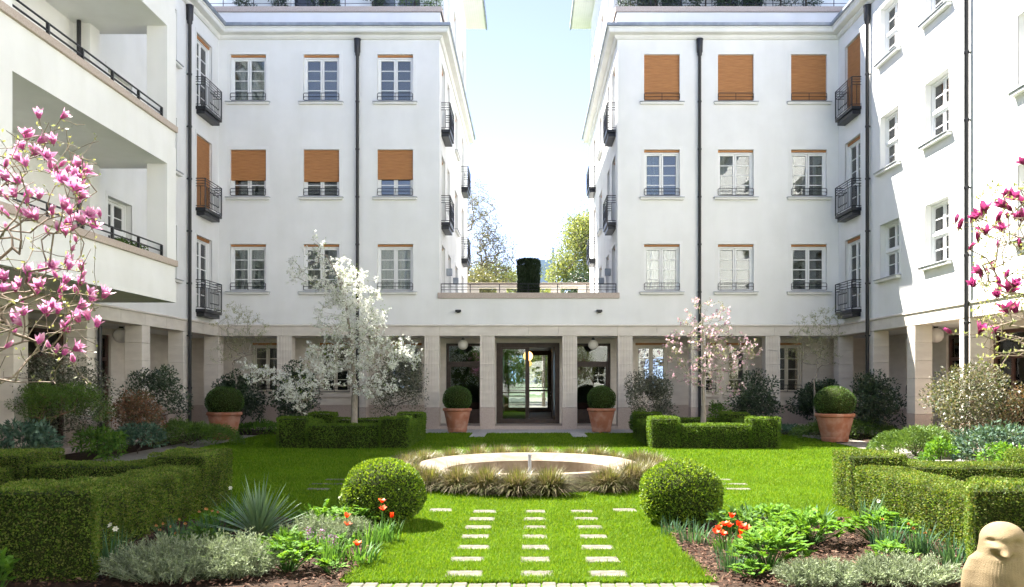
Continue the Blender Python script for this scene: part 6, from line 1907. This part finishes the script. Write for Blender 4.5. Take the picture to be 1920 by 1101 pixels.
daffodils('daffodil clump with one white flower beside the large left hedge', -3.55, 7.1, 46, 0.36, [(0.03, -0.04, 0.36), (0.06, -0.03, 0.33)], 'white')
daffodils('daffodil clump with withered orange heads before the left hedge', -3.35, 7.95, 60, 0.30, [(-0.17, 0, 0.2), (-0.1, -0.02, 0.22), (-0.05, 0, 0.2), (0.04, 0, 0.26), (0.1, -0.02, 0.22), (0.02, -0.05, 0.14), (-0.12, -0.03, 0.17)], 'old')
daffodils('daffodil clump with withered heads left of the yucca', -3.15, 8.3, 50, 0.30, [(-0.1, 0, 0.28), (-0.03, 0, 0.3), (0.02, 0.01, 0.29), (0.08, 0, 0.27), (-0.06, 0.02, 0.31)], 'old')
daffodils('daffodil clump with one white flower at the corner of the left hedge', -3.3, 9.35, 40, 0.36, [(-0.02, 0, 0.38)], 'white')
daffodils('daffodil clump with small white heads behind the lavender on the left', -1.95, 9.15, 40, 0.3, [(-0.1, 0, 0.3), (0.1, 0, 0.28), (0.02, 0, 0.27)], 'white')
daffodils('daffodil clump with one white flower against the right hedge corner', 3.72, 9.2, 46, 0.36, [(0.1, -0.05, 0.26)], 'white')
daffodils('daffodil clump with withered heads before the right hedge', 3.55, 7.6, 70, 0.32, [(-0.12, -0.03, 0.28), (-0.08, -0.05, 0.25), (0.02, -0.04, 0.2), (0.06, -0.05, 0.23)], 'old')
daffodils('daffodil clump with drooping leaves beside the withered ones on the right', 3.30, 7.7, 70, 0.32, [(-0.05, 0, 0.3)], 'old')
daffodils('daffodil clump with arching leaves left of the stone bird', 3.62, 7.15, 70, 0.30, [], 'old')
# ------------------------------------------------------------------ carved stone bird
def statue():
    t = thing('stone_bird', 'smooth carved sandstone bird with a blunt beak at the lower right', 'sculpture', (3.34, 5.9, 0))
    nz, na = 110, 144
    zs = np.linspace(0, 1, nz); H = 0.62
    V = np.zeros((nz, na, 3))
    # half width and half depth up the figure
    zk = [0, .12, .30, .45, .56, .66, .74, .82, .89, .94, .975, 1.0]
    wk = [.20, .215, .215, .200, .180, .162, .152, .146, .142, .10, .06, 0.0]
    dk = [.18, .19, .19, .18, .165, .152, .146, .141, .138, .10, .06, 0.0]
    w = np.interp(zs, zk, wk); d = np.interp(zs, zk, dk)
    ker = np.array([1, 2, 3, 2, 1.]) / 9
    w[3:-6] = np.convolve(w, ker, 'same')[3:-6]; d[3:-6] = np.convolve(d, ker, 'same')[3:-6]
    top = zs > 0.79
    q = (zs[top] - 0.79) / 0.21
    w[top] = np.interp(0.79, zs, w) * np.sqrt(np.clip(1 - q ** 2.1, 0, 1)); d[top] = np.interp(0.79, zs, d) * np.sqrt(np.clip(1 - q ** 2.1, 0, 1))
    def g(a, a0, s):
        x = (a - a0 + PI) % (2 * PI) - PI
        return np.exp(-(x / s) ** 2)
    for i, z in enumerate(zs):
        a = np.linspace(0, 2 * PI, na, endpoint=False)
        x, y = w[i] * np.cos(a), d[i] * np.sin(a)
        r = np.zeros(na)
        f = -PI / 2 - 0.42       # the way the bird faces
        gz = lambda z0, s: math.exp(-((z - z0) / s) ** 2)
        r += 0.075 * g(a, f + 0.04, 0.17) * gz(0.70, 0.030)            # beak tip
        r += 0.042 * g(a, f - 0.20, 0.36) * gz(0.745, 0.042)            # bridge running to the cheek
        r += 0.016 * g(a, f, 0.55) * gz(0.845, 0.06)                     # brow
        r -= 0.020 * g(a, f - 0.58, 0.24) * gz(0.805, 0.028)            # eye hollow
        r -= 0.024 * g(a, f + 0.62, 0.30) * gz(0.79, 0.055)
        r += 0.012 * g(a, f - 0.58, 0.16) * gz(0.782, 0.016)
        r += 0.008 * g(a, f + 0.62, 0.16) * gz(0.768, 0.018)
        r -= 0.018 * g(a, f, 0.45) * gz(0.645, 0.03)                   # undercut throat
        r += 0.055 * g(a, PI - 0.25, 0.34) * np.interp(z, [0, .2, .45, .58, .65], [.9, 1, 1, .8, 0])   # folded wings
        r += 0.055 * g(a, -0.65, 0.34) * np.interp(z, [0, .2, .45, .58, .65], [.9, 1, 1, .8, 0])
        chest = g(a, f, 0.75) * np.interp(z, [0, .05, .58, .66], [0, 1, 1, 0])
        r += 0.0028 * chest * np.sin(a * 58 + 1.2 * math.sin(z * 17))    # combed chest feathers
        n = np.stack([np.cos(a) / max(w[i], .02), np.sin(a) / max(d[i], .02)], 1); n /= np.linalg.norm(n, axis=1, keepdims=True)
        fade = min(1, (1 - z) / 0.06)
        V[i, :, 0] = x + n[:, 0] * r * fade; V[i, :, 1] = y + n[:, 1] * r * fade; V[i, :, 2] = z * H - 0.025 * g(a, f, 0.3) * gz(0.70, 0.03) * fade
    I = np.arange(nz * na).reshape(nz, na)
    F = np.stack([I[:-1], np.roll(I[:-1], -1, 1), np.roll(I[1:], -1, 1), I[1:]], 2).reshape(-1, 4)
    me = np_mesh('body', [(V.reshape(-1, 3), F, 0)], M['statue'])
    me.polygons.foreach_set('use_smooth', [True] * len(me.polygons)); me.update()
    part('body', me, t)
    mb = MB(); mb.box(-0.26, 0.26, -0.24, 0.24, -0.1, 0.012); part('plinth', mb.mesh('plinth', M['slab'], bevel=0.01), t)
statue()
